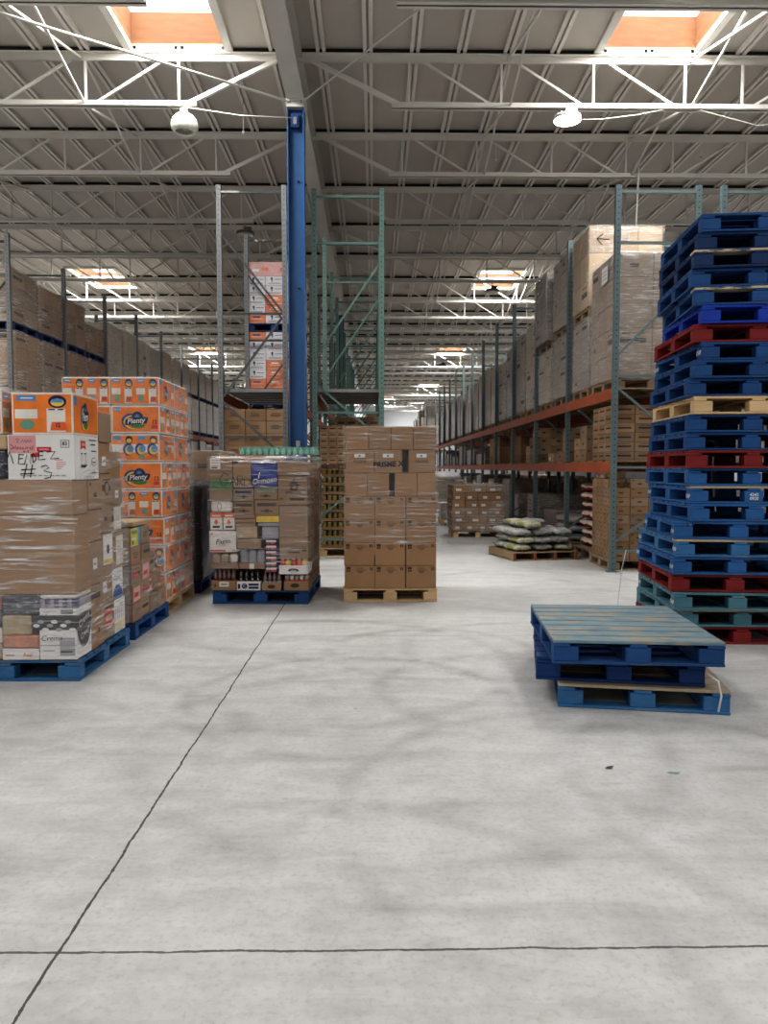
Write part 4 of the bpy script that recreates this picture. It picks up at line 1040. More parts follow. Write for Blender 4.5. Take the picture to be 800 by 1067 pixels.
for k in range(5):
    z = k * lh
    xo = (.0, .0, .015, .025, .03)[k]; ww = BW - (.0, .0, .03, .03, .045)[k]
    n = 3 if k in (0, 1) else 4 if k in (2, 4) else 3
    cw = ww / n
    for j in range(3):
        for i in range(n):
            a = xo + cw * i + .002; b = xo + cw * (i + 1) - .002
            if k == 3 and j == 0: a, b = xo + (0, .30, .66)[i], xo + (.296, .595, .94)[i]
            if k == 2 and j == 0: a, b = xo + (.0, .236, .525, .765)[i], xo + (.232, .465, .762, .955)[i]
            mb = carton_mb(a, b, j * .36 + .002, j * .36 + .355, z, z + lh - .003, CBEIGE, 'grid' if k < 2 else None, 'f')
            if j == 0:
                f = front(a, .002, z)
                if k == 3:
                    mb.rect(f, (b - a) * .3, (b - a) * .68, lh * .66, lh * .82, WHITE, .002); mb.rect(f, (b - a) * .45, (b - a) * .52, lh * .70, lh * .76, CHARP, .003)
                    if i == 1:
                        mb.text(f, 'PRISME X', (b - a) * .5, lh * .36, .078, BLACKINK, .003, bold=.04, shear=.15, rot=.05)
                    else: mb.text(f, 'PRISME', (b - a) * .5, lh * .48, .045, INK, .003)
            mb.build('carton', bl, bevel=.005)
film_shell(bl, .0, BW, .0, 1.08, -.02, 5 * lh, FILM, .010, .012, False, .09, 41)

# ------------------------------------------------------------------ aisle: sack pallet, carton pallet, small load
def sack_mb(w, d, h, m, seed, m2=None):
    r = random.Random(seed); mb = MB(); nu, nv = 18, 10; vs, fs = [], []
    ph = [r.random() * 6.28 for _ in range(6)]
    for j in range(nv + 1):
        b = -PI / 2 + PI * j / nv
        for i in range(nu):
            a = 2 * PI * i / nu
            sg = lambda v, e: math.copysign(abs(v) ** e, v)
            cb, sb = math.cos(b), math.sin(b)
            x = w / 2 * sg(math.cos(a), .55) * sg(cb, .6); y = d / 2 * sg(math.sin(a), .55) * sg(cb, .6); z = h / 2 * sg(sb, .75)
            k = 1 + .04 * math.sin(3 * a + ph[0]) + .03 * math.sin(5 * a + ph[1] + 3 * b) + .02 * math.sin(9 * a + ph[4])
            vs.append((x * k, y * k, z * (1 + .10 * math.sin(2 * a + ph[2])) + .008 * math.sin(4 * a + ph[3]) + .006 * math.sin(7 * a + 2 * b + ph[5])))
    for j in range(nv):
        for i in range(nu): fs.append((j * nu + i, j * nu + (i + 1) % nu, (j + 1) * nu + (i + 1) % nu, (j + 1) * nu + i))
    zm = min(v[2] for v in vs); zk = h / (max(v[2] for v in vs) - zm); vs = [(x, y, (z - zm) * zk) for x, y, z in vs]
    if m2:
        lo = [f for f in fs if sum(vs[i][2] for i in f) / 4 < h * .5]; hi = [f for f in fs if f not in lo]
        mb.add(vs, hi, m, True); mb.add(vs, lo, m2, True)
    else: mb.add(vs, fs, m, True)
    return mb
def stringer_pallet(label, W, L):
    t = thing('pallet', label, 'pallet'); mb = MB()
    for i in range(7): mb.box(-W / 2, W / 2, -L / 2 + i * L / 7 + .012, -L / 2 + (i + 1) * L / 7 - .012, .116, .134, OLDWOOD)
    mb.build('top_deck', t, bevel=.003)
    for i in range(4):
        x = -W / 2 + .002 + i * (W - .044) / 3
        MB().box(x, x + .04, -L / 2 + .004, L / 2 - .004, .0185, .1155, OLDWOOD).box(x, x + .04, -L / 2 + .001, -L / 2 + .004, .0185, .1155, REDEND).build('stringer', t, bevel=.003)
    mb = MB()
    for i in (0, 3, 6): mb.box(-W / 2, W / 2, -L / 2 + i * L / 7 + .012, -L / 2 + (i + 1) * L / 7 - .012, .001, .018, OLDWOOD)
    mb.build('bottom_deck', t, bevel=.003); return t
SA = math.radians(12)
sp = stringer_pallet('low wooden pallet with reddish ends under the printed sacks in the aisle', 1.06, 1.08)
ca, sa = math.cos(SA), math.sin(SA); sx0, sy0 = 2.13, 11.6
sp.location = (sx0 + ca * .53 - sa * .54, sy0 + sa * .53 + ca * .54, 0); sp.rotation_euler = (0, 0, SA)
sacks = [sack_mb(.326, .475, .119, m, s) for m, s in ((SACKA, 1), (SACKB, 2), (SACKA, 3), (SACKB, 5))]
meshes = []
def sack_at(lx, ly, z, rz, k, label, group):
    if k < len(meshes): o = meshes[k].copy(); COL.objects.link(o)
    else: o = sacks[k].build('sack'); meshes.append(o)
    o.location = (sx0 + ca * lx - sa * ly, sy0 + sa * lx + ca * ly, z); o.rotation_euler = (0, 0, SA + rz)
    return tag(o, label, 'sack', group)
rr = random.Random(5)
q = 0
rowname = ('front', 'rear')
for L in range(4):
    nxx = 3 if L < 3 else 2
    for j in range(2):
        for i in range(nxx):
            if L == 3 and j == 0 and i == 1: continue
            lx = .18 + i * .352 + (.06 if L % 2 else 0) * (1 - i) + (.12 if L == 3 else 0); ly = .27 + j * .52 + .02 * rr.random()
            k = q if q < 4 else rr.choice((0, 1, 2, 3)); q += 1
            kind = 'yellowish' if k % 2 == 0 else 'greyish'
            sack_at(lx, ly, .136 + L * .117, rr.uniform(-.09, .09), k, 'printed %s sack, %s layer of the sack pallet, %s in the %s row' % (kind, ORD[L + 1], ORD[i + 1], rowname[j]), 'sacks on the aisle pallet')
# carton pallet farther in the aisle
p = tag(pallet_simple(PAL['pine'], 'pale wooden pallet under the film-topped carton load in the aisle', 1.0, 1.1, (2.14, 16.2, 0)), None)
al = thing('wrapped_carton_load', 'brown carton load with white labels and film cap, standing in the aisle', 'pallet load', (1.60, 15.6, .14))
rr = random.Random(8); z = 0
for k, h in enumerate((.155, .155, .15, .155, .16, .15)):
    n = (4, 3, 4, 4, 4, 3)[k]; x0, x1 = (0, 1.07) if k < 4 else (.02, 1.03)
    for i in range(n):
        a = x0 + (x1 - x0) * i / n
        carton_mb(a + .003, a + (x1 - x0) / n - .003, 0, .36, z + .001, z + h - .002, CARD[(i + k) % 2], 'label', 'fl', rr).build('carton', al, bevel=.005)
    for j in (1, 2):
        for i in range(2): carton_mb(x0 + i * (x1 - x0) / 2 + .003, x0 + (i + 1) * (x1 - x0) / 2 - .003, .363 * j, .363 * j + .36, z + .001, z + h - .002, CARD[(i + k) % 2], 'label', 'l', rr).build('carton', al, bevel=.005)
    z += h
film_shell(al, 0, 1.07, 0, 1.09, .0, .46, FILM, .012, .03, False, .1, 51)
film_shell(al, .35, 1.05, 0, 1.09, z - .12, z + .03, FILMTHICK, .015, .05, True, .07, 52)
film_shell(al, .8, 1.08, 0, 1.09, .0, .6, FILMTHICK, .03, .06, False, .08, 53)
p = pallet_simple(PAL['pine'], 'small wooden pallet under the knee-high grey load deep in the aisle', .62, .9, (1.98, 19.5, 0))
sl = thing('wrapped_carton_load', 'knee-high grey wrapped load deep in the aisle behind the carton pallet', 'pallet load', (1.68, 19.06, .139))
for i in range(2):
    for j in range(2):
        for k in range(2): carton_mb(i * .3, i * .3 + .297, j * .44, j * .44 + .437, k * .2, k * .2 + .197, WRAPCARD[1]).build('carton', sl, bevel=.01)
film_shell(sl, 0, .597, 0, .877, .01, .397, FILM, .012, .02, True, .1, 54)
p = pallet_simple(PAL['pine'], 'wooden pallet under the white film-draped load far down the aisle', 1., 1.1, (2.32, 24.6, 0))
dl = thing('wrapped_carton_load', 'load draped in loose white film far down the aisle', 'pallet load', (1.82, 24.05, .139))
for i in range(2):
    for k in range(3): carton_mb(i * .5, i * .5 + .497, 0, 1.0, k * .3, k * .3 + .297, WRAPCARD[2]).build('carton', dl, bevel=.01)
mb = sack_mb(1.1, 1.0, .55, SACKG, 77); mb.build('film_heap', dl, (.45, .5, .62))
film_shell(dl, 0, .997, 0, 1.0, .01, .9, FILM, .02, .06, False, .12, 55)

# scraps on the floor
mb = MB(); mb.add([(-.025, 0, .004), (0, -.012, .001), (.03, .006, .008), (.004, .02, .002)], [(0, 1, 2, 3)], CHARP)
tag(mb.build('scrap', None, (1.12, 3.56, .001), .3), 'small dark scrap lying on the bare concrete in front of the low pallet stack', 'scrap')
mb = MB(); mb.add([(-.03, 0, .002), (.02, -.01, .001), (.035, .004, .005), (-.01, .012, .002)], [(0, 1, 2, 3)], TEALP)
tag(mb.build('scrap', None, (1.40, 3.50, .001), -.2), 'small bluish scrap lying on the bare concrete, farther from the floor joint', 'scrap')
# ------------------------------------------------------------------ goods on the long orange-beamed rack
ZB1, ZB2 = 1.509, 2.507
WN = ('brown', 'grey', 'pale', 'violet')
def bigload(x0, x1, y0, y1, z0, z1, mi, label, near, nx=2, ny=2, nz=5, film=True, group=None, seed=0, deco=None, name='wrapped_pallet_load', m=None, fx='l'):
    t = thing(name, label, 'pallet load', (x0, y0, z0), 0, group)
    W, D, H = x1 - x0, y1 - y0, z1 - z0; r = random.Random(seed)
    m = m or WRAPCARD[mi]
    if near:
        for k in range(nz):
            for i in range(nx):
                for j in range(ny):
                    a, b = W * i / nx, W * (i + 1) / nx; c, d = D * j / ny, D * (j + 1) / ny
                    e = .006 * r.random()
                    carton_mb(a + .003 + (e if i == 0 else 0), b - .003, c + .003 + (e if j == 0 else 0), d - .003, H * k / nz + .001, H * (k + 1) / nz - .003, m, (None, 'mark', 'small', None)[r.randrange(4)] if r.random() < .7 else None, 'fl' if fx == 'l' else 'fr', r).build('carton', t, bevel=.006)
    else:
        mb = MB()
        for k in range(nz):
            for j in range(2): mb.box(.002, W - .002, D * j / 2 + .004, D * (j + 1) / 2 - .004, H * k / nz + .001, H * (k + 1) / nz - .006, m)
        mb.build('carton_block', t)
    if film: film_shell(t, .0, W, .0, D, .0, H, FILMRACK if near else FILMLIGHT, .012, .018, True, .10 if near else .25, seed + 60)
    if deco: deco(t, W, D, H)
    return t
rp = 0
LDEF = []   # y0, y1, z0, z1, material, nearness, wood
UP = ZB2 + .142
def upper_pallet(y0, y1, z, lab, kind='old', near=True, x=3.31):
    if near:
        p = make_pallet(kind, lab, 1.06, y1 - y0); p.location = (x + .53, (y0 + y1) / 2, z + .0)
    else: p = pallet_simple(PAL[kind] if kind in PAL else OLDWOOD, lab, 1.06, y1 - y0, (x + .53, (y0 + y1) / 2, z))
    p['group'] = 'pallets on the orange-beamed rack'; return p
def paperdeco(t, W, D, H):
    mb = MB(); f = lside(-.03, D * .45, H * .80); mb.rect(f, 0, D * .25, 0, .22, WHITE)
    for v in (.05, .1, .15): mb.rect(f, .03, D * .22, v, v + .012, GREYPRINT, .003)
    mb.build('paper_label', t)
upper_pallet(10.58, 11.70, ZB2, 'wooden pallet under the film-wrapped load beside the front green upright, upper beam')
bigload(3.29, 4.35, 10.58, 11.70, UP, 4.36, 0, 'film-wrapped brown load beside the front green upright on the upper orange beam', True, 2, 3, 5, seed=1, deco=paperdeco)
upper_pallet(11.86, 12.82, ZB2, 'wooden pallet under the lower load of the two-high carton loads with an arrow')
bigload(3.30, 4.40, 11.88, 12.80, UP, 3.74, 1, 'lower grey-filmed load beneath the pale cartons printed with an arrow', True, 2, 2, 4, seed=2)
upper_pallet(11.86, 12.82, 3.752, 'wooden pallet between the two-high loads under the arrow carton')
def arrow(t, W, D, H):
    mb = MB(); f = front(.0, -.028, H * .62)
    mb.stroke(f, [(.12, .26), (.30, .25)], .016, BLACKINK, .0); mb.stroke(f, [(.20, .33), (.11, .26), (.19, .17)], .016, BLACKINK, .0); mb.build('printed_arrow', t)
bigload(3.29, 4.42, 11.88, 12.82, 3.896, 5.10, 2, 'pale carton load with a black arrow, highest on the orange-beamed rack', True, 3, 2, 3, seed=3, m=CARD[3], deco=arrow)
seq = [(13.08, 14.10, 3.70, 1, 'grey'), (14.36, 15.38, 3.66, 2, 'pale glossy'), ]
upper_pallet(13.08, 14.12, ZB2, 'wooden pallet under the two-high grey loads in the second bay')
bigload(3.27, 4.35, 13.08, 14.10, UP, 3.70, 1, 'lower grey load of the two-high pair just past the second green upright', True, 2, 2, 4, seed=4)
upper_pallet(13.08, 14.12, 3.712, 'wooden pallet between the two-high grey loads in the second bay')
bigload(3.26, 4.35, 13.08, 14.10, 3.856, 5.06, 1, 'upper grey load of the two-high pair just past the second green upright', True, 2, 2, 4, seed=5)
upper_pallet(14.32, 15.36, ZB2, 'wooden pallet under the light-struck pale load and its dark leaning partner')
bigload(3.28, 4.35, 14.34, 15.34, UP, 3.62, 2, 'pale load catching the light under the dark leaning load, upper beam', True, 2, 2, 4, seed=6)
upper_pallet(14.32, 15.36, 3.632, 'wooden pallet between the pale load and the dark leaning load')
bigload(3.20, 4.28, 14.34, 15.33, 3.776, 5.05, 3, 'dark glossy wrapped load leaning out above the pale load', True, 2, 2, 4, seed=7)
r_ = random.Random(12)
idx = 0
y = 15.60
while y < 40.0:
    fr_i = (y - RY) % BAY
    if fr_i < .06: y += .06 - fr_i; fr_i = .06
    d = 1.06
    if fr_i + d > BAY - .05: y += BAY - fr_i + .06; continue
    top = 4.40 if idx == 0 else 4.36 if idx == 1 else 4.2 + r_.uniform(-.12, .12)
    near = idx < 4; mi = (2, 1, 3, 1, 0, 1, 3, 0, 2, 1, 0, 3, 1, 2, 0, 1, 3, 1, 0, 2)[idx % 20]
    o = ORD[idx + 1]
    upper_pallet(y, y + d, ZB2, 'wooden pallet under single-tier wrapped load, %s past the two-high loads' % o, 'old', idx < 3)
    if near:
        bigload(3.28 + .02 * r_.random(), 4.33, y + .01, y + d - .01, UP, top, mi, 'single-tier %s wrapped load, %s past the two-high loads on the upper beam' % (WN[mi], o), True, 2, 2, 4, True, seed=idx + 20)
    else:
        t = MB(); H = top - UP
        for k in range(4):
            for j in range(2): t.box(0, 1.05, .53 * j + .003, .53 * j + .525, H * k / 4 + .001, H * (k + 1) / 4 - .005, WRAPCARD[mi])
        tag(t.build('wrapped_pallet_load', None, (3.28 + .02 * r_.random(), y, UP)), 'single-tier %s wrapped load, %s past the two-high loads on the upper beam' % (WN[mi], o), 'pallet load', 'far wrapped loads on the orange-beamed rack')
    idx += 1; y += d + .12
# farther rack: wrapped loads two high
for i in range(9):
    y = 47.15 + i * 1.255
    mi = (2, 1, 2, 0, 3, 2, 1, 0, 2)[i]
    t = MB(); top = (4.5, 5.3, 4.4, 5.2, 4.6, 4.2, 4.8, 4.3, 4.4)[i]
    for k in range(4): t.box(0, 1.05, 0, 1.05, (top - UP) * k / 4 + .001, (top - UP) * (k + 1) / 4 - .006, WRAPCARD[mi])
    tag(t.build('wrapped_pallet_load', None, (3.0 + .28 * (i % 3 > 0), y, UP)), '%s wrapped load on the distant rack, %s from its near end' % (WN[mi], ORD[i + 1]), 'pallet load', 'loads on the distant rack')
    pallet_simple(PAL['pine'], 'pallet on the distant rack under the %s wrapped load' % ORD[i + 1], 1.05, 1.05, (3.0 + .28 * (i % 3 > 0) + .525, y + .525, ZB2), group='pallets on the distant rack')

# cartons standing on the lower orange beam and on the floor below
def carton_grid(x0, y0, z0, nx, ny, nz, w, d, h, mats, kind, lab, group, skip=lambda i, j, k: False, faces='fl', jit=.004, seed=0, shell=True, bev=.004):
    """every carton a thing of its own; copies share a few meshes"""
    r = random.Random(seed); pro = {}
    for k in range(nz):
        for j in range(ny):
            for i in range(nx):
                if skip(i, j, k): continue
                if shell and (j > 0 and (i > 0 or faces == 'f')): continue
                v = r.randrange(3); m = mats[v % len(mats)]
                loc = (x0 + (i + .5) * w + r.uniform(-jit, jit) * .3, y0 + (j + .5) * d + r.uniform(-jit, jit) * .3, z0 + k * h + .001)
                if v not in pro: o = pro[v] = carton_mb(-w / 2 + jit / 2 + .001, w / 2 - jit / 2 - .001, -d / 2 + jit / 2 + .001, d / 2 - jit / 2 - .001, 0, h - .003, m, kind, faces, r).build('carton', None, loc, bevel=bev)
                else: o = pro[v].copy(); COL.objects.link(o); o.location = loc
                tag(o, lab(i, j, k), 'carton', group)
def gl_(desc, tail): return lambda i, j, k: '%s, %s tier, %s across, %s deep, %s' % (desc, ORD[k + 1], ORD[i + 1], ORD[j + 1], tail)
# first bay, lower beam: neat stack of flat-topped cartons
mb = MB()
for i in range(5): mb.box(3.31, 4.30, 10.62 + i * .45, 10.62 + i * .45 + .34, ZB1, ZB1 + .018, OLDWOOD)
tag(mb.build('shelf_board'), 'plywood boards across the lower orange beams in the first bay', 'shelf', 'shelf boards of the orange-beamed rack')
carton_grid(3.30, 10.66, ZB1 + .019, 3, 3, 6, .33, .30, .128, (CARD[2], CARD[1], CARD[0]), 'small', gl_('flat brown carton', 'lower beam, first bay'), 'flat cartons on the lower beam', seed=1)
carton_grid(3.33, 12.02, ZB1 + .019, 3, 2, 3, .30, .36, .185, (CARD[0], CARD[2], CARD[1]), 'mark', gl_('mid-size brown carton', 'lower beam, behind the flat cartons'), 'mid-size cartons on the lower beam', skip=lambda i, j, k: k == 2 and j == 1, seed=2)
for bay in (1, 2, 3, 4):
    mb = MB(); yb = RY + bay * BAY
    for i in range(5): mb.box(3.31, 4.30, yb + .2 + i * .44, yb + .52 + i * .44, ZB1, ZB1 + .018, OLDWOOD)
    tag(mb.build('shelf_board'), 'plywood boards across the lower orange beams in the %s bay' % ORD[bay + 1], 'shelf', 'shelf boards of the orange-beamed rack')
carton_grid(3.33, 13.12, ZB1 + .019, 3, 2, 3, .32, .40, .19, (CARD[0], CARD[1], CARD[2]), 'mark', gl_('stacked brown carton', 'lower beam, second bay'), 'cartons in the second bay', skip=lambda i, j, k: (k == 2 and j == 1) or (k == 1 and i == 0 and j == 1), seed=3)
carton_grid(3.31, 14.12, ZB1 + .019, 3, 1, 1, .30, .42, .16, (CARD[3], CARD[0]), 'label', gl_('low pale carton', 'lower beam, second bay'), None, seed=4)
carton_grid(3.31, 15.60, ZB1 + .019, 2, 3, 4, .30, .36, .175, (CARD[3], CARD[0], CARD[2]), 'mark', gl_('stepped brown carton', 'lower beam, third bay'), 'cartons in the third bay', skip=lambda i, j, k: (k == 3 and j > 0) or (k == 2 and j == 2 and i == 0) or (k == 1 and i == 0 and j == 1), seed=5)
carton_grid(3.95, 15.60, ZB1 + .019, 1, 4, 4, .34, .5, .17, (CARD[1], CARD[2]), None, gl_('shaded rear carton', 'lower beam, third bay'), 'rear cartons in the third bay', seed=6)
carton_grid(3.5, 18.2, ZB1 + .019, 2, 3, 3, .38, .5, .22, (CARD[4], CARD[1]), None, gl_('dark reddish carton', 'lower beam, fourth bay'), 'cartons in the fourth bay', seed=7)
carton_grid(3.4, 20.7, ZB1 + .019, 2, 3, 3, .4, .6, .24, (CARD[1], CARD[2]), None, gl_('large shaded carton', 'lower beam, fifth bay'), 'cartons in the fifth bay', seed=8)
for i in range(6):
    y = RY + (5 + i) * BAY + .25
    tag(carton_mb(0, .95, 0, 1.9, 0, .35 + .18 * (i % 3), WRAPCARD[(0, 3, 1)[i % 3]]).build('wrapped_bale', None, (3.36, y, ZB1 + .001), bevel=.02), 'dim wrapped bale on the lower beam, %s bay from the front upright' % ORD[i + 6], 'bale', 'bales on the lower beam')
# floor level, first bay
p = make_pallet('old', 'wooden pallet on the floor under the small-carton stack in the first bay', 1.05, 1.0, nboards=7); p.location = (3.80, 11.06, 0)
carton_grid(3.30, 10.58, .143, 4, 5, 9, .258, .19, .125, (CARD[1], CARD[2], CARD[1]), 'mark', gl_('small brown carton', 'floor stack in the first bay'), 'small cartons stacked on the floor pallet', skip=lambda i, j, k: (k == 8 and j == 0 and i < 1), seed=9)
carton_grid(3.32, 11.0, .143 + 9 * .125, 3, 2, 1, .30, .25, .10, (CARD[0], WHITE, CARD[3]), 'label', gl_('flat odd carton', 'lying on the floor stack'), None, seed=10)
# cream and maroon sacks
p = make_pallet('old', 'wooden pallet under the cream and maroon sacks beneath the rack', 1.0, 1.05); p.location = (3.86, 12.30, 0)
base = None
for k in range(7):
    for j in range(2):
        for i in range(2):
            loc = (3.42 + .24 + i * .46 + .02 * math.sin(k * 2.1), 11.84 + .24 + j * .48 + .015 * math.sin(k * 3.3 + i), .144 + k * .148)
            if base is None: o = base = sack_mb(.44, .45, .146, SACKW, 21, SACKR).build('sack', None, loc)
            else: o = base.copy(); COL.objects.link(o); o.location = loc
            o.rotation_euler = (0, 0, PI * (k % 2) + .05 * math.sin(k + i + j))
            tag(o, 'cream sack with maroon base, %s layer, %s row, %s side of the rack pallet' % (ORD[k + 1], ('front', 'back')[j], ('aisle', 'inner')[i]), 'sack', 'cream and maroon sacks')
# floor level, later bays
def floor_load(y0, y1, z1, mi, lab, lab2, nz=3, film=FILMTHICK, seed=0):
    p = pallet_simple(OLDWOOD, lab2, 1.04, y1 - y0, (3.86, (y0 + y1) / 2, 0))
    return bigload(3.36, 4.36, y0 + .02, y1 - .02, .139, z1, mi, lab, True, 2, 2, nz, True, seed=seed)
floor_load(15.65, 16.7, .86, 1, 'low grey film-wrapped load under the third bay behind the sack pallet', 'old pallet under the low grey wrapped load of the third bay', 3, seed=71)
base = None; p = pallet_simple(OLDWOOD, 'old pallet under the dull white sacks below the second bay', 1.04, 1.1, (3.86, 13.75, 0))
for k in range(3):
    for j in range(2):
        for i in range(2):
            loc = (3.62 + i * .5, 13.48 + j * .52, .14 + k * .15)
            if base is None: o = base = sack_mb(.46, .48, .148, SACKG, 31).build('sack', None, loc)
            else: o = base.copy(); COL.objects.link(o); o.location = loc; o.rotation_euler = (0, 0, .1 * math.sin(k + i * 2 + j))
            tag(o, 'dull white sack below the second bay, %s layer, %s row, %s side' % (ORD[k + 1], ('front', 'back')[j], ('aisle', 'inner')[i]), 'sack', 'dull white sacks')
for i, (y, z, mi) in enumerate(((14.34, .62, 3), (18.05, .8, 3), (19.28, 1.15, 1), (20.56, .9, 3), (21.8, 1.1, 0), (23.1, .7, 1), (24.35, 1.2, 3), (25.6, 1.0, 0), (28.15, 1.1, 1), (30.65, 1.2, 3), (33.2, 1.0, 0))):
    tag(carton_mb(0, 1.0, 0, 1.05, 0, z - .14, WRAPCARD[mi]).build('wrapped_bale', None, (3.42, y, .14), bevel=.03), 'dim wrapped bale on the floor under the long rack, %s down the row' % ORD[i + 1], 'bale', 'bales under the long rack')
    pallet_simple(OLDWOOD, 'old floor pallet under the %s dim bale of the long rack' % ORD[i + 1], 1.04, 1.0, (3.92, y + .525, 0), group='pallets under the dim bales')

# ------------------------------------------------------------------ left galvanised rack behind the towels: two tiers on blue pallets
ZL = 2.621; idx = 0; y = 14.28
protos = {}
while y < 38.5:
    fr_i = (y - 14.2) % BAY; d = 1.08
    if fr_i < .06: y += .06 - fr_i; fr_i = .06
    if fr_i + d > BAY - .05: y += BAY - fr_i + .07; continue
    o = ORD[idx + 1]; near = idx < 6; tall = idx in (4, 5, 6)
    mi = (0, 0, 0, 1, 2, 2, 2, 1, 0, 0, 1, 0, 1, 0, 2, 0, 0, 1, 0, 0)[idx % 20]
    kw = dict(group='loads on the galvanised rack behind the towels')
    x0, x1 = -7.68 + .03, -6.56
    if idx < 3: pp = make_pallet('dark', 'dark blue pallet on the beam behind the towels, %s in the row' % o, 1.06, d); pp.location = ((x0 + x1) / 2, y + d / 2, ZL)
    else: pp = pallet_simple(PAL['dark'], 'dark blue pallet on the beam behind the towels, %s in the row' % o, 1.06, d, ((x0 + x1) / 2, y + d / 2, ZL))
    pp['group'] = 'lower pallets on the galvanised rack'
    if tall:
        bigload(x0, x1, y, y + d, ZL + .143, 5.0 + .05 * (idx % 2), mi, 'tall pale load on the galvanised rack behind the towels, %s in the row' % o, True, 2, 3, 1, True, seed=idx + 90, fx='r', **kw)
    else:
        bigload(x0, x1, y, y + d, ZL + .143, 3.94, mi, 'lower-tier %s load on the galvanised rack, %s in the row' % (WN[mi], o), near, 2, 2, 4, True, seed=idx + 120, m=CARD[(1, 2, 1, 4)[idx % 4]] if idx < 4 else None, fx='r', **kw)
        if idx < 3: pp = make_pallet('dark', 'dark blue pallet between the two tiers behind the towels, %s in the row' % o, 1.06, d); pp.location = ((x0 + x1) / 2, y + d / 2, 3.952)
        else: pp = pallet_simple(PAL['dark'], 'dark blue pallet between the two tiers behind the towels, %s in the row' % o, 1.06, d, ((x0 + x1) / 2, y + d / 2, 3.952))
        pp['group'] = 'upper pallets on the galvanised rack'
        bigload(x0, x1 - .03, y, y + d, 4.096, (5.08, 5.02, 5.05, 4.98)[idx % 4] - (.25 if idx == 3 else 0), mi, 'upper-tier %s load on the galvanised rack, %s in the row' % (WN[mi], o), near, 2, 2, 3, True, seed=idx + 150, m=CARD[(2, 1, 1, 1)[idx % 4]] if idx < 4 else None, fx='r', **kw)
    idx += 1; y += d + .13
# loads below on the floor of that rack, glimpsed past the towels
for i, y in enumerate((24.35, 25.6, 26.87, 28.1, 29.4, 30.6)):
    tag(carton_mb(0, 1.05, 0, 1.05, 0, (1.0, 1.1, .95, 1.05, 1.1, 1.0)[i], WRAPCARD[(0, 1, 0, 3, 0, 1)[i]]).build('wrapped_bale', None, (-7.66, y, 1.351), bevel=.02), 'shaded bale on the lower galvanised beam, %s in the glimpsed group' % ORD[i + 1], 'bale', 'bales on the lower galvanised beam')

# ------------------------------------------------------------------ galvanised middle rack: orange and white cartons
MXC = -1.857
ORCARD = pbr('orange_carton_board', (.62, .17, .06), .55, var=.15, ns=6, rnd=.1); WHCARD = pbr('white_carton_board', (.62, .60, .62), .55, var=.08, rnd=.06); PKCARD = pbr('salmon_carton_board', (.60, .36, .33), .6, var=.2, ns=12)
def ow_load(z0, rows, lab, seed):
    t = thing('wrapped_carton_load', lab, 'pallet load', (-2.36, 14.62, z0)); r = random.Random(seed)
    h = .175; z = 0
    for k, row in enumerate(rows):
        hh = h if row[0] != 'P' else .26
        for i in range(len(row)):
            w = 1.02 / len(row)
            for j in range(4):
                c = row[(i + j) % len(row)] if j else row[i]
                m = {'O': ORCARD, 'W': WHCARD, 'P': PKCARD}[c]
                mb = MB().box(i * w + .003, (i + 1) * w - .003, j * .29 + .002, j * .29 + .286, z + .001, z + hh - .003, m)
                if j == 0:
                    f = front(i * w, .002, z)
                    if c == 'W': mb.ell(f, w * .35, hh * .72, .022, .026, NAVY); mb.rect(f, w * .33, w * .39, hh * .4, hh * .7, NAVY); mb.rect(f, w * .5, w * .9, hh * .62, hh * .68, CHARP); mb.rect(f, w * .15, w * .85, hh * .15, hh * .3, GREYPRINT)
                    elif c == 'O': mb.rect(f, w * .2, w * .8, hh * .45, hh * .5, WHITE); mb.rect(f, w * .3, w * .7, hh * .6, hh * .75, WHITE if i % 2 else NAVY); mb.rect(f, .008, w - .008, .01, .016, WHITE)
                    else: [mb.rect(f, w * (.1 + .17 * q), w * (.22 + .17 * q), hh * (.3 + .1 * (q % 3)), hh * (.5 + .1 * (q % 2)), ORINK if q % 2 else WHITE) for q in range(5)]
                mb.build('carton', t, bevel=.004)
        z += hh
    film_shell(t, 0, 1.02, 0, 1.16, 0, z, FILMLIGHT, .012, .015, True, .1, seed)
    return z
p = make_pallet('dark', 'dark blue pallet under the orange and white cartons beside the blue column', 1.04, 1.18); p.location = (MXC, 15.21, 2.602)
ow_load(2.746, ('OOO', 'OOO', 'WOW', 'WOO', 'WWO', 'WWW', 'OWO'), 'lower load of orange and white printed cartons beside the blue column', 5)
p = make_pallet('dark', 'dark blue pallet between the two orange and white carton loads', 1.04, 1.18); p.location = (MXC, 15.21, 3.985)
ow_load(4.129, ('OWW', 'WOO', 'WOW', 'WWW', 'WWW', 'P'), 'upper load of white and orange printed cartons, salmon top, beside the blue column', 6)
carton_grid(-2.33, 12.12, 1.401, 3, 2, 5, .325, .44, .188, (CARD[1], CARD[2], CARD[1]), 'lines', gl_('closed brown carton', 'under the decking beside the blue column'), 'brown cartons under the grey decking', seed=14, faces='f')
carton_grid(-2.30, 14.75, 1.401, 2, 2, 3, .46, .5, .30, (CARD[1], CARD[4]), None, gl_('big shaded carton', 'second bay of the galvanised rack'), 'big shaded cartons', seed=15)
for i, y in enumerate((12.1, 14.65, 17.2)):
    tag(carton_mb(0, 1.0, 0, 1.9, 0, 1.05, WRAPCARD[(3, 0, 1)[i]]).build('wrapped_bale', None, (-2.34, y, .145), bevel=.03), 'shaded floor bale in the galvanised rack, %s behind the grocery load' % ORD[i + 1], 'bale', 'floor bales of the galvanised middle rack')
    pallet_simple(PAL['dark'], 'dark pallet under the %s shaded floor bale behind the grocery load' % ORD[i + 1], 1.0, 1.9, (-1.84, y + .95, 0))

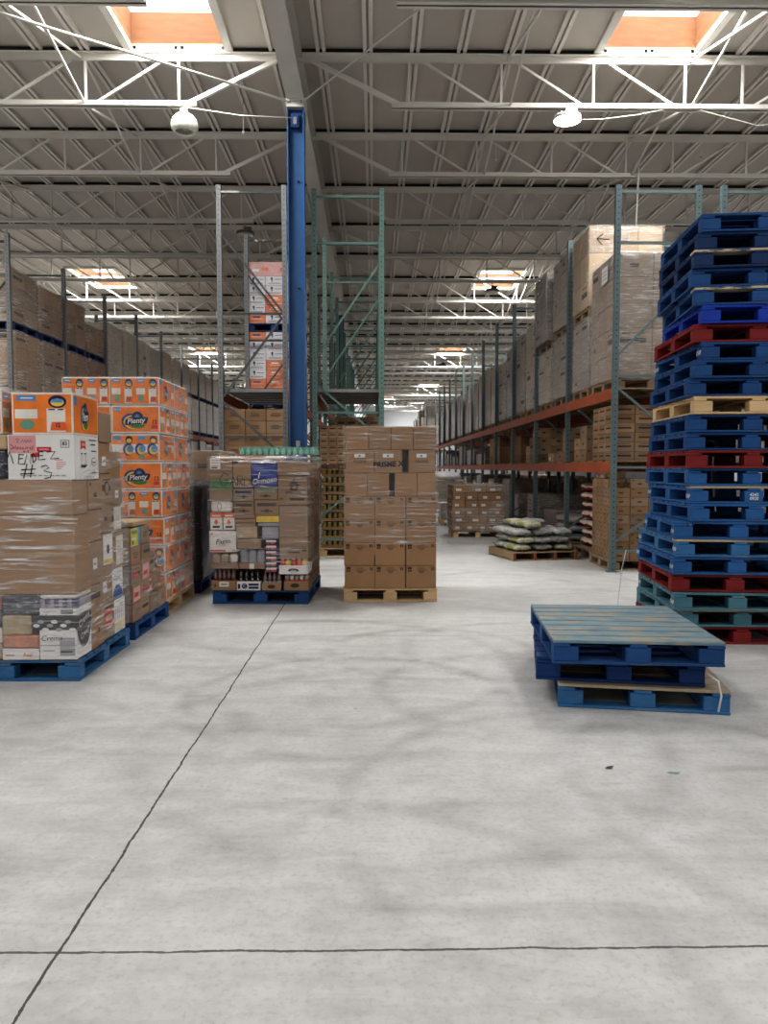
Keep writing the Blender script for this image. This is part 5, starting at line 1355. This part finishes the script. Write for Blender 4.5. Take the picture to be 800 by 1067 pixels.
# ------------------------------------------------------------------ green rack: small cartons above, jar trays below
carton_grid(-.84, 12.08, 1.491, 7, 2, 6, .134, .25, .099, (CARD[0], CARD[1], CARD[0]), 'small', gl_('tiny brown carton', 'green rack shelf'), 'tiny cartons on the green rack', seed=16, faces='f', bev=.002)
carton_grid(-.62, 12.62, 1.491, 4, 2, 4, .178, .3, .19, (CARD[0], CARD[2]), 'small', gl_('medium brown carton', 'behind the tiny cartons'), 'medium cartons behind the tiny ones', seed=17, faces='f')
carton_grid(-.86, 14.66, 1.491, 4, 2, 5, .24, .4, .18, (CARD[1], CARD[2]), 'small', gl_('rear brown carton', 'second bay of the green rack'), 'cartons in the second green bay', seed=18, faces='f')
tag(carton_mb(-.08, .08, -.1, .1, 0, .06, CARD[3]).build('carton', None, (-.04, 12.78, 1.491 + 4 * .19 + .001), bevel=.003), 'single pale carton lying on top under the green rack decking', 'carton')
p = make_pallet('pine', 'wooden pallet under the jar trays at the foot of the green rack', 1.0, 1.0); p.location = (-.39, 12.72, 0)
tray0 = None
for k in range(9):
    for i in range(2):
        for j in range(2):
            loc = (-.84 + i * .46, 12.28 + j * .44, .1435 + k * .142)
            lab = 'tray of yellow jars, %s layer, %s stack, %s row, behind the brown carton pallet' % (ORD[k + 1], ORD[i + 1], ('front', 'rear')[j])
            if tray0 is None:
                tray0 = thing('jar_tray', lab, 'jar tray', loc, 0, 'jar trays under the green rack')
                MB().box(0, .445, 0, .42, .001, .012, CARD[1]).box(0, .445, 0, .006, .012, .05, CARD[1]).box(0, .445, .414, .42, .012, .05, CARD[1]).box(0, .006, .006, .414, .012, .05, CARD[1]).box(.439, .445, .006, .414, .012, .05, CARD[1]).build('tray', tray0)
                jar = None
                for b in range(5):
                    for a in range(5):
                        l2 = (.05 + a * .0865, .05 + b * .08, .0125)
                        if jar is None:
                            jar = MB().lathe([(.034, 0), (.037, .008), (.037, .085), (.03, .096)], AMBERJAR, n=10).build('jar', tray0, l2)
                            MB().lathe([(.032, .096), (.032, .116), (.001, .116)], JARLID, n=10).build('lid', jar)
                        else: c = copy_tree(jar, tray0); c.location = l2
            else: dup(tray0, lab, loc)

# ------------------------------------------------------------------ bales added in the rack behind to block the bright floor beyond
for i in range(16):
    y = RY + (i // 2) * BAY + (.12 if i % 2 == 0 else 1.3)
    tag(carton_mb(0, 1.0, 0, 1.05, 0, (1.15, 1.05, 1.2)[i % 3], WRAPCARD[(3, 1, 0)[i % 3]]).build('wrapped_bale', None, (4.72, y, .002), bevel=.03), 'shaded floor bale in the back-to-back rack, %s from its front' % ORD[i + 1], 'bale', 'added floor bales of the back-to-back rack')
    if i < 10: tag(carton_mb(0, 1.0, 0, 1.05, 0, (.62, .5, .7)[i % 3], WRAPCARD[(0, 3, 1)[i % 3]]).build('wrapped_bale', None, (4.72, y, 1.51), bevel=.03), 'shaded beam bale in the back-to-back rack, %s from its front' % ORD[i + 1], 'bale', 'added beam bales of the back-to-back rack')
# ------------------------------------------------------------------ light
w = bpy.data.worlds.new('hall_daylight'); SC.world = w; w.use_nodes = True
bg = w.node_tree.nodes['Background']; bg.inputs[0].default_value = (.97, .985, 1., 1); bg.inputs[1].default_value = .40
for a, b, c, e in SKY:                      # daylight falling through each skylight
    l = bpy.data.lights.new('skylight_lamp', 'AREA'); l.shape = 'RECTANGLE'; l.size = b - a - .1; l.size_y = e - c - .1
    l.energy = (320. if -5 < (a + b) / 2 < 9 else 330.) * (1. if e < 20 else 1.35)
    if e < 5: l.energy = 140.
    o = bpy.data.objects.new('skylight_lamp', l); COL.objects.link(o); o.location = ((a + b) / 2, (c + e) / 2, ZR + .03)
SC.view_settings.view_transform = 'Standard'
SC.view_settings.exposure = -0.22
SC.cycles.transparent_max_bounces = 24
SC.view_settings.look = 'Medium High Contrast'
